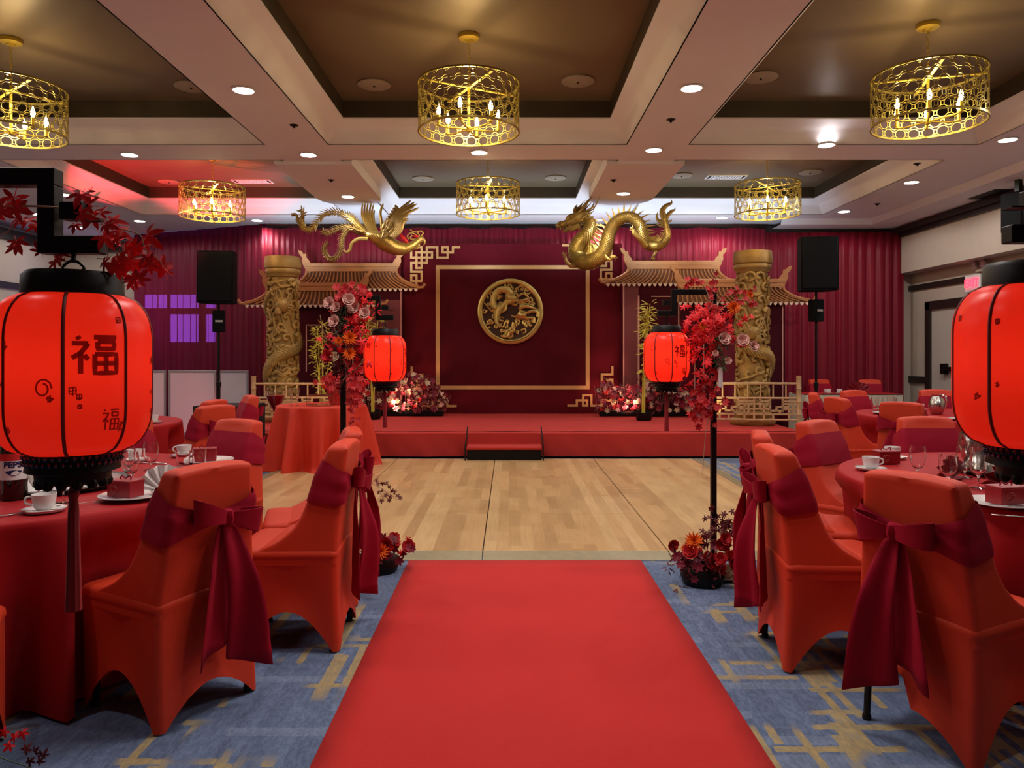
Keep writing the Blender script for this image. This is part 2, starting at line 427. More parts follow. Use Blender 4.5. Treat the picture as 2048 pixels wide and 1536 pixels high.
# crowns, rails, baseboards
struct(MB().box(6.76, 6.82, YB0, 13.3, 3.40, 3.56).box(6.70, 6.82, YB0, 13.3, 3.47, 3.56), 'trim_1', M['crown'])
struct(MB().box(XR-.04, XR, YB0, 13.3, 2.49, 2.58), 'trim_2', M['crown'])
struct(MB().box(XR-.04, XR, 12.75, 13.3, .88, .99).box(XR-.04, XR, YB0, 11.0, .88, .99), 'trim_3', M['crown'])
struct(MB().box(XL, XL+.08, YB0, YB1, 3.38, 3.56), 'trim_4', M['crown'])
struct(MB().box(XL, XL+.04, YB0, YB1, 2.53, 2.64), 'trim_5', M['crown'])
struct(MB().box(4.35, 6.9, 13.15, 13.3, 3.44, 3.62), 'trim_6', M['crown'])
struct(MB().box(XL, -4.5, 14.8, YB1, 3.4, 3.6), 'trim_7', M['crown'])
struct(MB().box(XR-.03, XR, YB0, 11.0, 0, .12).box(XR-.03, XR, 12.72, 13.3, 0, .12), 'baseboard_right', M['crown'])
struct(MB().box(XL, XL+.03, YB0, YB1, 0, .12), 'baseboard_left', M['crown'])
# door on the right wall
dr = MB().box(XR-.07, XR, 12.58, 12.72, 0, 2.24).box(XR-.07, XR, 10.9, 11.04, 0, 2.24).box(XR-.07, XR, 10.9, 12.72, 2.12, 2.26)
dob = dr.build('door_1', M['crown'], smooth=False, kind='structure')
MB().box(XR-.03, XR, 11.04, 12.58, .01, 2.12).build('door_leaf', M['doorp'], dob, smooth=False)
MB().box(XR-.11, XR-.06, 11.15, 12.2, 1.10, 1.17).box(XR-.10, XR-.02, 12.1, 12.22, 1.05, 1.22).build('push_bar', M['black'], dob, smooth=False)

# ---- ceiling: soffit with coffers that flare out at the rim
ZS, ZO, ZT = 3.66, 3.88, 4.07
CXS = [(-6.01, -2.68), (-1.97, 1.28), (1.97, 5.13)]; CYS = [(-3.75, -.15), (.55, 3.95), (4.55, 8.2), (8.85, 12.3)]
xs = [-9.0]+[q for c in CXS for q in c]+[6.08]; ys = [YB0]+[q for c in CYS for q in c]+[15.0]
sof = MB()
for i in range(len(xs)-1):
    for j in range(len(ys)-1):
        if i % 2 == 1 and j % 2 == 1: continue
        sof.add([(xs[i], ys[j], ZS), (xs[i], ys[j+1], ZS), (xs[i+1], ys[j+1], ZS), (xs[i+1], ys[j], ZS)], [(0, 1, 2, 3)])
sof.box(-9, 7.3, YB0, 15, 4.3, 4.35)
cw = MB(); rings = [(0, ZS), (-.012, ZS+.0), (-.0, ZS+.015), (.02, ZS+.05), (.06, ZS+.11), (.12, ZS+.165), (.2, ZO), (.2, ZO+.015)]
top = MB(); tops = MB()
for (x0, x1) in CXS:
    for (y0, y1) in CYS:
        vs_, fs = [], []
        for (o_, z) in rings: vs_ += [(x0+o_, y0+o_, z), (x1-o_, y0+o_, z), (x1-o_, y1-o_, z), (x0+o_, y1-o_, z)]
        for r in range(len(rings)-1):
            for k in range(4): fs.append((r*4+k, r*4+(k+1) % 4, (r+1)*4+(k+1) % 4, (r+1)*4+k))
        cw.add(vs_, fs)
        a0, a1, b0, b1 = x0+.2, x1-.2, y0+.2, y1-.2; z0, z1 = ZO+.015, ZT
        top.add([(a0, b0, z0), (a1, b0, z0), (a1, b1, z0), (a0, b1, z0), (a0, b0, z1), (a1, b0, z1), (a1, b1, z1), (a0, b1, z1)],
                [(4, 5, 6, 7)]); tops.add([(a0, b0, z0), (a1, b0, z0), (a1, b1, z0), (a0, b1, z0), (a0, b0, z1), (a1, b0, z1), (a1, b1, z1), (a0, b1, z1)], [(0, 1, 5, 4), (1, 2, 6, 5), (2, 3, 7, 6), (3, 0, 4, 7)])
# step down to the lower soffit along the right wall and across the rear
sof.add([(6.08, YB0, ZS), (6.08, 12.62, ZS), (6.16, 12.7, 3.57), (6.16, YB0, 3.57)], [(0, 1, 2, 3)])
sof.add([(6.16, YB0, 3.57), (6.16, 13.4, 3.57), (7.3, 13.4, 3.57), (7.3, YB0, 3.57)], [(0, 1, 2, 3)])
sof.add([(4.6, 12.62, ZS), (6.08, 12.62, ZS), (6.16, 12.7, 3.57), (4.6, 12.7, 3.57)], [(0, 1, 2, 3)])
sof.add([(4.6, 12.7, 3.57), (6.16, 12.7, 3.57), (6.16, 13.4, 3.57), (4.6, 13.4, 3.57)], [(0, 1, 2, 3)])
so = sof.build('ceiling', M['ceil'], smooth=False, kind='structure')
cw.build('coffer_rim', M['ceil'], so, ang=50)
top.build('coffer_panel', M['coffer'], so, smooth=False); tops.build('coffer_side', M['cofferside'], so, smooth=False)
# rounded cove ends on the two beams near the rear
cov = MB()
for xc in (-2.325, 1.625):
    for k in range(9):
        a0, a1 = pi*k/9, pi*(k+1)/9; R = .46; yc = 10.9
        for (aa, bb) in ((a0, a1),):
            pts = [(xc+R*cos(aa), yc+.45*sin(aa)), (xc+R*cos(bb), yc+.45*sin(bb))]
            cov.add([(pts[0][0], pts[0][1], ZS-.035), (pts[1][0], pts[1][1], ZS-.035), (pts[1][0], pts[1][1], ZS+.1), (pts[0][0], pts[0][1], ZS+.1), (xc, yc, ZS-.035)], [(0, 1, 2, 3), (0, 4, 1)])
    cov.box(xc-.46, xc+.46, 8.9, 10.9, ZS-.035, ZS+.1)
cov.build('beam_cladding', M['ceil'], so, smooth=False)

# downlights
def disc(r, n=20): return [(r*cos(2*pi*i/n), r*sin(2*pi*i/n)) for i in range(n)]
dl = empty('downlight', (0, 0, ZS), 0, 'tmp', 'ceiling light', 'recessed downlights in the plaster ceiling')
MB().lathe([(.085, .0), (.105, -.004), (.108, -.012), (.088, -.012), (.08, .02)], 24, caps=False).build('trim_ring', M['white'], dl)
MB().prism(disc(.084), -.006, -.002).build('lens', M['lampw'], dl, smooth=False)
DL = [(-2.3, 6.5, 0), (1.57, 6.45, 0), (-4.35, 8.6, 0), (-2.3, 8.6, 0), (-.34, 8.5, 0), (1.62, 8.4, 0), (3.47, 8.2, 0), (5.32, 8.0, 0),
      (-6.35, 10.75, 0), (-2.3, 10.7, 1), (1.6, 10.5, 1), (5.35, 9.97, 0), (-6.33, 12.85, 0), (-4.3, 12.8, 0), (3.56, 12.55, 0), (5.36, 12.0, 0),
      (-7.7, 12.2, 0), (-7.75, 13.5, 0), (1.5, 12.75, 0),
      (-2.3, 4.25, 0), (1.6, 4.25, 0), (5.35, 5.9, 0), (-6.35, 8.6, 0), (-6.35, 6.4, 0), (-.34, 4.25, 0), (-2.3, 2.1, 0), (1.6, 2.1, 0), (5.35, 3.8, 0), (-6.35, 4.2, 0), (3.5, 4.25, 0), (-4.3, 4.25, 0), (1.6, .2, 0), (-2.3, .2, 0)]
DN = {0: 'nearest visible downlight on the left long beam', 1: 'nearest visible downlight on the right long beam', 2: 'downlight on the cross beam left of the left long beam', 3: 'downlight where the left long beam meets the cross beam',
      4: 'downlight on the cross beam below the near centre chandelier', 5: 'downlight where the right long beam meets the cross beam', 6: 'downlight on the cross beam left of the near right chandelier', 7: 'downlight at the right picture edge beyond the near right chandelier',
      8: 'downlight beside the lantern bracket left of the rear left coffer', 9: 'rear downlight on the left long beam above the phoenix', 10: 'rear downlight on the right long beam above the dragon', 11: 'downlight right of the rear right coffer, middle of its row',
      12: 'small downlight in the soffit above the left curtain', 13: 'small downlight between the rear left chandelier and the phoenix', 14: 'small downlight just left of the rear right chandelier rim', 15: 'small downlight right of the rear right coffer above the right curtain',
      16: 'downlight seen through the left lantern bracket, upper one', 17: 'downlight seen through the left lantern bracket, lower one', 18: 'small downlight behind the dragon body'}
for i, (x, y, lo) in enumerate(DL):
    z = ZS-.035 if lo else ZS
    if i == 0: dl.location = (x, y, z); dl['label'] = DN[0]
    else: dup(dl, (x, y, z), None, DN.get(i, 'round recessed downlight in the ceiling behind the camera'))
    if y < 1: continue
    pw = 26 if x > 5 and y > 11 else 50 if x > 5 else 16 if x < -5 and y > 10 else 36 if x < -5 else 30
    lamp('SPOT', (x, y, z-.03), pw, (1, .92, .91), (x, y, 0), .06, 172 if abs(x) > 5 else 150, .25 if abs(x) > 5 else .7)
# flush round ceiling speakers and small sprinklers
cs = empty('ceiling_speaker', (0, 0, ZT), 0, 'flush round white speaker disc set in the brown coffer', 'speaker', 'flush round speakers in the brown coffers')
MB().lathe([(.16, 0), (.165, -.012), (.15, -.02), (0, -.022)], 28).build('grille_disc', mat('grille_tan', (.30, .25, .18), .6), cs)
MB().lathe([(.012, 0), (.012, -.03), (0, -.03)], 10).build('centre_dot', M['black'], cs)
for i, (x, y) in enumerate([(-1.35, 7.5), (.68, 7.4), (-1.32, 11.5), (.71, 11.45), (-3.2, 7.55), (2.45, 7.3), (2.6, 11.3), (4.46, 11.1), (-5.3, 11.7)]):
    lb = ['left disc in the near centre coffer', 'right disc in the near centre coffer', 'left disc in the rear centre coffer', 'right disc in the rear centre coffer', 'disc cut by the beam in the near left coffer', 'disc cut by the beam in the near right coffer', 'left disc in the rear right coffer', 'right disc in the rear right coffer', 'disc in the red lit rear left coffer'][i]
    if i == 0: cs.location = (x, y, ZT); cs['label'] = 'flush round ceiling speaker, '+lb
    else: dup(cs, (x, y, ZT), None, 'flush round ceiling speaker, '+lb)
SPL = ['dark sprinkler on the right long beam above the dance floor', 'dark sprinkler right of the cross beam near the right chandelier', 'dark sprinkler in the soffit right of the rear right coffer', 'dark sprinkler on the rear part of the left long beam', 'dark sprinkler on the rear part of the right long beam', 'dark sprinkler in the pink lit soffit left of the rear left coffer']
sp = MB().lathe([(.042, 0), (.045, -.006), (.02, -.012), (.012, -.03), (0, -.03)], 14).build('sprinkler', M['leg'], loc=(-2.15, 7.5, ZS),
     label='small dark round sprinkler on the left long beam', cat='sprinkler', group='sprinkler heads in the plaster ceiling')
for (x, y, z) in [(1.58, 7.32, ZS), (4.9, 9.0, ZS), (5.6, 11.4, ZS), (-2.3, 9.7, ZS-.035), (1.35, 9.7, ZS-.035), (-6.0, 10.9, ZS)]: dup(sp, (x, y, z), None, SPL.pop(0))
def vent(x, y, z, rz, label, mt):
    v = empty('ceiling_vent', (x, y, z), rz, label, 'air vent')
    MB().box(-.3, .3, -.12, -.1, -.012, 0).box(-.3, .3, .1, .12, -.012, 0).box(-.3, -.28, -.1, .1, -.012, 0).box(.28, .3, -.1, .1, -.012, 0).build('frame', mt, v, smooth=False)
    s0 = MB().box(-.012, .012, -.1, .1, -.012, -.002).build('slat', mt, v, smooth=False, loc=(-.22, 0, 0))
    for k in range(1, 12): dup(s0, (-.22+.04*k, 0, 0), parent=v)
    MB().box(-.28, .28, -.1, .1, -.002, .0).build('duct', M['black'], v, smooth=False)
vent(-4.0, 11.7, ZT, 0, 'slatted metal vent in the left rear coffer glowing red', M['white'])
vent(3.3, 11.4, ZT, 0, 'slatted metal vent in the right rear coffer', M['white'])
vent(6.6, 10.3, 3.57, pi/2, 'dark slatted vent in the low soffit along the right wall', M['leg'])

# ---- chandeliers
ch = empty('chandelier', (0, 0, 0), 0, 'brass drum chandelier', 'chandelier', 'brass drum chandeliers in the ceiling coffers')
MB().lathe([(.0, 0), (.085, 0), (.09, -.012), (.085, -.035), (.04, -.045), (.03, -.06), (0, -.06)], 28).build('canopy', M['brassbar'], ch)
c0 = MB()
ln = spline([(0, 0, -.019), (.009, 0, -.012), (.009, 0, .012), (0, 0, .019), (-.009, 0, .012), (-.009, 0, -.012), (0, 0, -.019)], 2)
cobj = MB().tube(ln[:-1], .0028, 5, closed=True).build('chain_link', M['brassbar'], ch, loc=(0, 0, -.078))
for k in range(1, 11): dup(cobj, (0, 0, -.078-.031*k), (k % 2)*pi/2, parent=ch)
ZD1, ZD0, RD, ND = -.42, -.82, .425, 24
MB().tube([(0, 0, -.40), (0, 0, -.80)], .011, 8).lathe([(0, -.83), (.02, -.82), (.024, -.79), (.012, -.77)], 12).build('stem', M['brassbar'], ch)
lat = MB(); pitch = 2*pi/ND; rows = 5; rh = (ZD1-ZD0)/rows; ro = .043
def barc(a0, z0, a1, z1, wd=.0032, th=.0025):
    p0 = Vector((RD*cos(a0), RD*sin(a0), z0)); p1 = Vector((RD*cos(a1), RD*sin(a1), z1)); am = (a0+a1)/2
    nn = Vector((cos(am), sin(am), 0)); t_ = (p1-p0).normalized(); s_ = t_.cross(nn)
    vs_ = []
    for p in (p0, p1):
        for a, b_ in ((-1, -1), (1, -1), (1, 1), (-1, 1)): vs_.append(p+s_*a*wd+nn*b_*th)
    lat.add(vs_, [(0, 1, 5, 4), (1, 2, 6, 5), (2, 3, 7, 6), (3, 0, 4, 7)])
for r in range(rows):
    zc = ZD0+rh*(r+.5)
    for k in range(ND):
        ac = pitch*(k+.5*(r % 2)); q = [(ac+ro/RD*cos(pi/8+pi/4*j)/cos(pi/8), zc+ro*.93*sin(pi/8+pi/4*j)/cos(pi/8)) for j in range(8)]
        for j in range(8): barc(*q[j], *q[(j+1) % 8])
        a1 = ac+ro/RD; a2 = ac+pitch-ro/RD
        for dz in (-.018, .018): barc(a1, zc+dz, a2, zc+dz)
lat.build('lattice_drum', M['brass'], ch, smooth=False)
for nm, z in (('top_rim', ZD1), ('bottom_rim', ZD0)):
    MB().lathe([(RD-.006, -.008), (RD+.006, -.008), (RD+.006, .008), (RD-.006, .008), (RD-.006, -.008)], 48, (0, 0, z), caps=False).build(nm, M['brass'], ch)
s0 = MB().box(-RD, RD, -.013, .013, ZD1-.03, ZD1-.022).build('cross_strap', M['brassbar'], ch, 0, rz=None) if False else MB().box(-RD, RD, -.013, .013, ZD1-.03, ZD1-.022).build('cross_strap', M['brassbar'], ch, smooth=False)
s0.rotation_euler = (0, 0, .5); dup(s0, None, .5+pi/2, parent=ch)
arm = MB().tube(spline([(0, 0, -.80), (.1, 0, -.80), (.2, 0, -.80), (.26, 0, -.79)], 3), .007, 6).build('arm', M['brassbar'], ch)
sk = MB().lathe([(.0, -.80), (.02, -.79), (.014, -.785), (.013, -.70), (0, -.70)], 10, (.26, 0, 0)).build('candle_socket', M['brassbar'], arm)
MB().lathe([(.008, -.70), (.016, -.685), (.019, -.665), (.012, -.635), (.003, -.61), (0, -.605)], 12, (.26, 0, 0)).build('bulb', M['bulb'], arm)
for k in range(6):
    if k: dup(arm, None, pi/3*k+.3, parent=ch)
arm.rotation_euler = (0, 0, .3)
CH = [(-.34, 6.35, 'brass drum chandelier in the near centre coffer'), (-4.27, 6.43, 'brass drum chandelier cut by the left picture edge'), (3.43, 6.14, 'brass drum chandelier in the near right coffer'),
      (-.28, 10.05, 'brass drum chandelier in the rear centre coffer over the stage'), (-4.05, 10.25, 'brass drum chandelier in the rear left coffer lit red'), (3.48, 10.1, 'brass drum chandelier in the rear right coffer')]
for i, (x, y, lb) in enumerate(CH):
    if i == 0: ch.location = (x, y, ZT); ch['label'] = lb
    else: dup(ch, (x, y, ZT), i*.4, lb)
    lamp('POINT', (x, y, ZT-.6), 22, (1, .72, .36), size=.035)

# ---- drapes on the rear wall
def drape(name, x0, y0, x1, y1, z0, z1, amp, wl_, m, label, cat='curtain', seed=1, sag=0):
    rr = random.Random(seed); L = math.hypot(x1-x0, y1-y0); dx, dy = (x1-x0)/L, (y1-y0)/L
    n = int(L/wl_*7); ph = [rr.uniform(0, 6.28) for _ in range(4)]
    def f(u, v):
        s = u*L; a = 2*pi*s/wl_
        o_ = amp*(sin(a+1.3*sin(s*2.1+ph[0])+ph[1]) + .45*sin(2.1*a+ph[2]) + .8*sin(a*.31+ph[3]))*(.55+.45*(1-v))
        z = z0+(z1-z0)*v-sag*sin(s*9+ph[1])*(v > .99)
        return (x0+dx*s-dy*o_, y0+dy*s+dx*o_, z)
    g = MB().grid(f, n, 9); o = g.build(name, m, ang=180, label=label, cat=cat)
    md = o.modifiers.new('cloth_thickness', 'SOLIDIFY'); md.thickness = .003
    return o
drape('stage_curtain', -4.28, 13.0, 4.45, 13.0, .02, 3.56, .018, .10, M['curtain'], 'wide pleated crimson curtain hung behind the stage backdrop', sag=.008)
drape('left_curtain', -7.2, 14.35, -4.25, 13.12, .02, 3.655, .03, .15, M['sheer'], 'sheer crimson curtain over the window left of the stage', seed=4)
drape('right_curtain', 4.40, 13.12, 6.86, 13.02, .02, 3.50, .03, .16, M['curtain'], 'dim crimson curtain right of the stage by the side wall', seed=8)
MB().tube([(-4.3, 13.05, 3.57), (4.47, 13.05, 3.57)], .018, 8).build('curtain_rod', M['leg'], label='thin dark rod along the top of the stage curtain', cat='rod')

# ---- exit sign and emergency lamps
def text_mesh(body, size, ext, font_bold=.0):
    c = bpy.data.curves.new('lettering', 'FONT'); c.body = body; c.size = size; c.extrude = ext; c.align_x = 'CENTER'; c.align_y = 'CENTER'; c.offset = font_bold
    o = bpy.data.objects.new('lettering', c); COL.objects.link(o); dg = bpy.context.evaluated_depsgraph_get()
    me = bpy.data.meshes.new_from_object(o.evaluated_get(dg)); bpy.data.objects.remove(o); return me
ex = empty('exit_sign', (XR-.02, 11.42, 2.45), -pi/2, 'lit red and white EXIT sign above the door on the right wall', 'sign')
MB().bbox(-.19, .19, -.05, .02, -.13, .13, .008).build('housing', M['white'], ex, smooth=False)
MB().box(-.165, .165, -.056, -.05, -.10, .10).build('sign_face', mat('exit_face', (.6, .25, .27), .5, emit=(1, .35, .4), es=.25), ex, smooth=False)
tm = text_mesh('EXIT', .17, .004, .004); tm.materials.append(M['exit'])
to = bpy.data.objects.new('lettering', tm); link(to, ex); to.location = (0, -.062, 0); to.rotation_euler = (pi/2, 0, 0)
em = empty('emergency_light', (XR-.03, 11.2, 2.67), -pi/2, 'pair of round emergency lamps above the exit sign', 'light')
MB().bbox(-.16, .2, -.03, .03, -.06, .0, .01).build('bracket', M['wall'], em)
for dx in (-.10, .12):
    MB().lathe([(0, -.02), (.045, -.01), (.062, .03), (.064, .05)], 18, M=TR((dx, -.05, .05), 0, pi/2)).build('lamp_head', M['alu'], em)
    MB().lathe([(.058, .045), (0, .052)], 18, M=TR((dx, -.05, .05), 0, pi/2)).build('lamp_lens', M['white'], em)
hs = empty('hanging_speaker', (6.42, 9.45, 3.15), .35, 'black box speaker mounted high at the right picture edge', 'speaker')
MB().bbox(-.14, .14, -.14, .14, -.25, .25, .015).build('cabinet', M['speaker'], hs)
MB().bbox(-.12, .12, -.155, -.14, -.22, .22, .006).build('grille', M['black'], hs)
MB().box(-.03, .03, -.03, .03, .25, .42).build('bracket', M['leg'], hs, smooth=False)
# ================================================================= DANCE FLOOR, RUNNER, STAGE
df = empty('dance_floor', (0, 0, 0), 0, 'square portable maple dance floor in front of the stage', 'dance floor')
cols = [-2.62, -1.43, -.178, 1.08, 2.34]; g = .004
rowsd = {0: [5.09, 6.28, 7.45, 8.62, 9.6], 1: [5.09, 6.28, 7.45, 8.62, 9.6], 2: [5.09, 6.28, 8.62, 9.6], 3: [5.09, 7.45, 8.62, 9.6]}
for i in range(4):
    r = rowsd[i]
    for j in range(len(r)-1):
        MB().bbox(cols[i]+g, cols[i+1]-g, r[j]+g*.8, r[j+1]-g*.8, .004, .032, .002).build('floor_panel', M['wood'], df, smooth=False)
MB().box(-2.6, 2.34, 5.1, 9.6, .001, .024).build('panel_frame', M['leg'], df, smooth=False)
def ramp(xa, ya, xb, yb, nx, ny, wd=.13):
    n = (nx*wd, ny*wd)
    vs_ = [(xa, ya, .031), (xb, yb, .031), (xb+n[0], yb+n[1], .004), (xa+n[0], ya+n[1], .004), (xa, ya, 0), (xb, yb, 0), (xb+n[0], yb+n[1], 0), (xa+n[0], ya+n[1], 0)]
    MB().add(vs_, [(0, 3, 2, 1), (2, 3, 7, 6), (0, 4, 7, 3), (1, 2, 6, 5)]).build('edge_ramp', M['floortrim'], df, smooth=False)
for i in range(4): ramp(cols[i]+.003, 5.09, cols[i+1]-.003, 5.09, 0, -1)
for j in range(4):
    r = rowsd[0]; ramp(-2.62, r[j+1]-.003, -2.62, r[j]+.003, -1, 0, .15); ramp(2.34, r[j]+.003, 2.34, r[j+1]-.003, 1, 0, .15)
MB().grid(lambda u, v: (-.64-.02*v+1.53*u, -4.2+9.15*v, .007+.002*sin(v*37)*sin(u*5)), 14, 60).build('carpet_runner', M['runner'], ang=180,
    label='long plain red carpet runner leading up to the dance floor', cat='runner').modifiers.new('cloth_thickness', 'SOLIDIFY').thickness = .006

SX0, SX1, SY0, SY1, SZ = -3.85, 3.82, 9.84, 12.90, .366
st = empty('stage', (0, 0, 0), 0, 'low stage wrapped in red fabric below the backdrop', 'stage')
def stf(u, v):
    x = SX0+(SX1-SX0)*u
    if v < .5:
        q = v/.5; z = .03+(SZ-.02-.03)*q; return (x, SY0+.008*sin(x*7+q*2)+.012*sin(x*2.3+1)*(1-q)+.006*sin(x*19+q*5)*(1-q), z)
    q = (v-.5)/.5; y = SY0+.03+(SY1-SY0-.03)*q**1.4
    return (x, y, SZ+.002*sin(x*5+y*3))
MB().grid(stf, 150, 24).add([(SX0, SY0, .03), (SX0, SY1, .03), (SX0, SY1, SZ), (SX0, SY0, SZ)], [(0, 3, 2, 1)]).add([(SX1, SY0, .03), (SX1, SY1, .03), (SX1, SY1, SZ), (SX1, SY0, SZ)], [(0, 1, 2, 3)]).build('fabric_cover', M['stagered'], st, ang=50)
MB().box(SX0+.03, SX1-.03, SY0+.04, SY1, .0, SZ-.01).build('platform', M['black'], st, smooth=False)
stp = empty('stage_step', (-.06, 9.62, 0), 0, 'short red carpeted step with thin metal side rails at the stage front', 'step')
MB().bbox(-.47, .47, -.15, .20, .02, .165, .004).build('base', M['black'], stp)
MB().bbox(-.475, .475, -.19, .21, .165, .20, .008).build('tread', M['stagered'], stp)
MB().box(-.47, .47, .17, .2, .2, .34).build('riser', M['stagered'], stp, smooth=False)
for s in (-1, 1):
    MB().tube([(s*.49, -.2, .01), (s*.49, -.2, .22), (s*.485, -.05, .30), (s*.48, .17, .42)], .009, 6).tube([(s*.49, -.2, .01), (s*.49, .1, .01)], .01, 6).build('side_rail', M['leg'], stp)

# ---- central backdrop panel
YP = 12.75
def wp(px, py, D=YP): v = P(px, py, D); return v.x, v.z
bx0, bz1 = wp(808, 487); bx1, _ = wp(1244, 487)
bd = empty('backdrop_panel', ((bx0+bx1)/2, YP, 0), 0, 'tall maroon backdrop panel with gold square outline and fret corners', 'backdrop')
bc = (bx0+bx1)/2
MB().grid(lambda u, v: (bx0-bc+(bx1-bx0)*u, -.01+.006*sin(u*60)*(1-v)**6, SZ+.01+(bz1-SZ-.01)*v), 80, 30).box(bx0-bc, bx1-bc, 0, .05, SZ+.01, bz1-.01).build('panel_board', M['maroon'], bd, ang=60)
(fx0, fz1), (fx1, fz0) = wp(872, 531), wp(1179, 779); t_ = .066
fm = MB().box(fx0-bc, fx1-bc, -.03, -.012, fz1-t_, fz1).box(fx0-bc, fx1-bc, -.03, -.012, fz0, fz0+t_).box(fx0-bc, fx0-bc+t_, -.03, -.012, fz0+t_, fz1-t_).box(fx1-bc-t_, fx1-bc, -.03, -.012, fz0+t_, fz1-t_)
fm.build('gold_outline', M['fretgold'], bd, smooth=False)
MB().box(fx0-bc+t_, fx1-bc-t_, -.02, -.012, fz0+t_, fz1-t_).build('inner_field', mat('inner_field_maroon', (.075, .003, .008), .8, var=.15, spec=.15), bd, smooth=False)
def fret(lines, px, py, sx, sy, u=10.4, wd=4.4):
    mb = MB(); q_ = 0; x0, z0 = wp(px, py); k = u/F*YP; hw = wd/F*YP/2
    for n, ln in enumerate(lines):
        for a, b_ in zip(ln[:-1], ln[1:]):
            xa, xb = sorted((x0-bc+sx*a[0]*k, x0-bc+sx*b_[0]*k)); za, zb = sorted((z0-sy*a[1]*k, z0-sy*b_[1]*k))
            q_ += 1; mb.box(xa-hw, xb+hw, -.03-.0007*q_, -.011, za-hw, zb+hw)
    mb.build('fret_corner', M['fretgold'], bd, smooth=False)
Hl = [(3, 3), (3, 0), (5, 0), (5, 2), (7, 2), (7, 0), (6, 0), (6, 1), (8, 1), (8, 0), (9.2, 0)]
Vl = [(3, 3), (0, 3), (0, 4.7), (2, 4.7), (2, 6.5), (0, 6.5), (0, 5.4), (1, 5.4), (1, 7.4)]
Kl = [(0, 0), (0, 2), (4, 2), (4, 1), (1, 1), (1, 4), (2, 4), (2, 0), (0, 0)]
fret([Hl, Vl, Kl], 823, 495, 1, 1); fret([Hl, Vl, Kl], 1222, 491, -1, 1)
Hb = [(0, 0), (0, -1), (2, -1), (2, 0), (4, 0), (4, -2), (5.6, -2), (5.6, 0), (4.8, 0), (4.8, -1), (6.8, -1), (6.8, 0), (8.4, 0)]
Vb = [(0, -1.2), (0, -2.4), (1.8, -2.4), (1.8, -3.4), (0, -3.4), (0, -5), (1, -5), (1, -4), (2, -4), (2, -6), (1.2, -6), (0, -6), (0, -7.4)]
fret([Hb, Vb], 824, 812, 1, 1); fret([Hb, Vb], 1224, 811, -1, 1)

# ---- round dragon medallion
Cm = P(1021, 623, YP-.04); Rm = .555
md_ = empty('dragon_medallion', Cm, 0, 'round gold pierced medallion of a coiled dragon on the backdrop centre', 'medallion')
WM = Matrix.Rotation(pi/2, 4, 'X')
MB().lathe([(Rm-.085, .0), (Rm-.075, .05), (Rm-.055, .065), (Rm-.045, .045), (Rm-.02, .045), (Rm, .03), (Rm, 0)], 72, M=WM, caps=False).build('ring', M['gold'], md_)
MB().lathe([(0, .002), (Rm-.08, .002)], 48, M=WM, caps=False).build('back_disc', mat('medallion_back_brown', (.05, .02, .012), .7), md_)  # plain dark brown disc behind the pierced dragon
def relief(mb, pts, r0, r1, sc, cx, cy, z=.03, n=6, m=5, scales=False):
    q = spline([((x-cx)*sc, (cy-y)*sc, z) for x, y in pts], n); L = len(q)
    rr = [1.45*(r0+(r1-r0)*i/(L-1)) for i in range(L)]
    mb.tube(q, rr, 7, M=WM)
    if scales:
        fr = mb.frames
        for i in range(1, L-1, 1):
            p, T, nn, b_, r = fr[i]
            for k in range(-2, 3):
                a = k*.55; d = (Vector((0, 0, 1))*cos(a)+T.cross(Vector((0, 0, 1))).normalized()*sin(a))
                c = p+d*r; s_ = T.cross(d)
                w_ = r*.42
                mb.add([c+s_*w_-T*w_*.4, c+T*w_*1.5+d*r*.2, c-s_*w_-T*w_*.4, c+d*r*.18], [(0, 1, 3), (1, 2, 3), (2, 0, 3)], WM)
    return mb
sc_ = .00098
dm = MB(); relief(dm, [(860, 600), (740, 560), (770, 500), (700, 440), (590, 440), (510, 520), (480, 640), (510, 740), (620, 740), (700, 660), (760, 640), (840, 610)], .035, .03, sc_, 778, 805, .045, 7, scales=True)
relief(dm, [(600, 740), (560, 820), (540, 900), (540, 1000), (600, 1080)], .045, .012, sc_, 778, 805, .04, 6, scales=True)
relief(dm, [(690, 660), (700, 760), (650, 810), (580, 840)], .02, .01, sc_, 778, 805, .07)
dm.build('dragon_body', M['gold'], md_)
for pts, r0, r1 in [([(1180, 1000), (1180, 930), (1100, 920), (1000, 920), (920, 880), (850, 900), (790, 880)], .022, .008), ([(1250, 900), (1240, 820), (1150, 800), (1060, 830), (980, 810), (930, 790)], .026, .012),
    ([(840, 1000), (820, 1080), (830, 1140), (760, 1180), (730, 1240), (650, 1240), (610, 1220)], .028, .012), ([(320, 650), (400, 740), (460, 800), (520, 810)], .008, .014),
    ([(900, 560), (960, 510), (1010, 500), (1080, 560), (1060, 600), (950, 620), (880, 630)], .014, .012), ([(860, 440), (900, 400), (950, 370), (1000, 380)], .012, .01),
    ([(940, 740), (1040, 720), (1140, 740), (1200, 760)], .03, .01), ([(900, 850), (960, 880), (1050, 870)], .045, .03)]:
    relief(MB(), pts, r0, r1, sc_, 778, 805, .04).build('dragon_limb', M['gold'], md_)
cl = MB(); rr = random.Random(3)
for k in range(90):
    a = rr.uniform(0, 6.28); r = rr.uniform(150, 440) if k > 22 else rr.uniform(380, 450); cx, cy = 778+r*cos(a), 805+r*sin(a)
    d = rr.uniform(0, 6.28); L = rr.uniform(35, 75)
    relief(cl, [(cx, cy), (cx+L*cos(d), cy+L*sin(d)), (cx+L*1.3*cos(d+.7), cy+L*1.3*sin(d+.7)), (cx+L*.8*cos(d+1.4), cy+L*.8*sin(d+1.4))], .014, .008, sc_, 778, 805, .02, 3)
cl.build('cloud_scrolls', M['gold'], md_, kind='stuff')

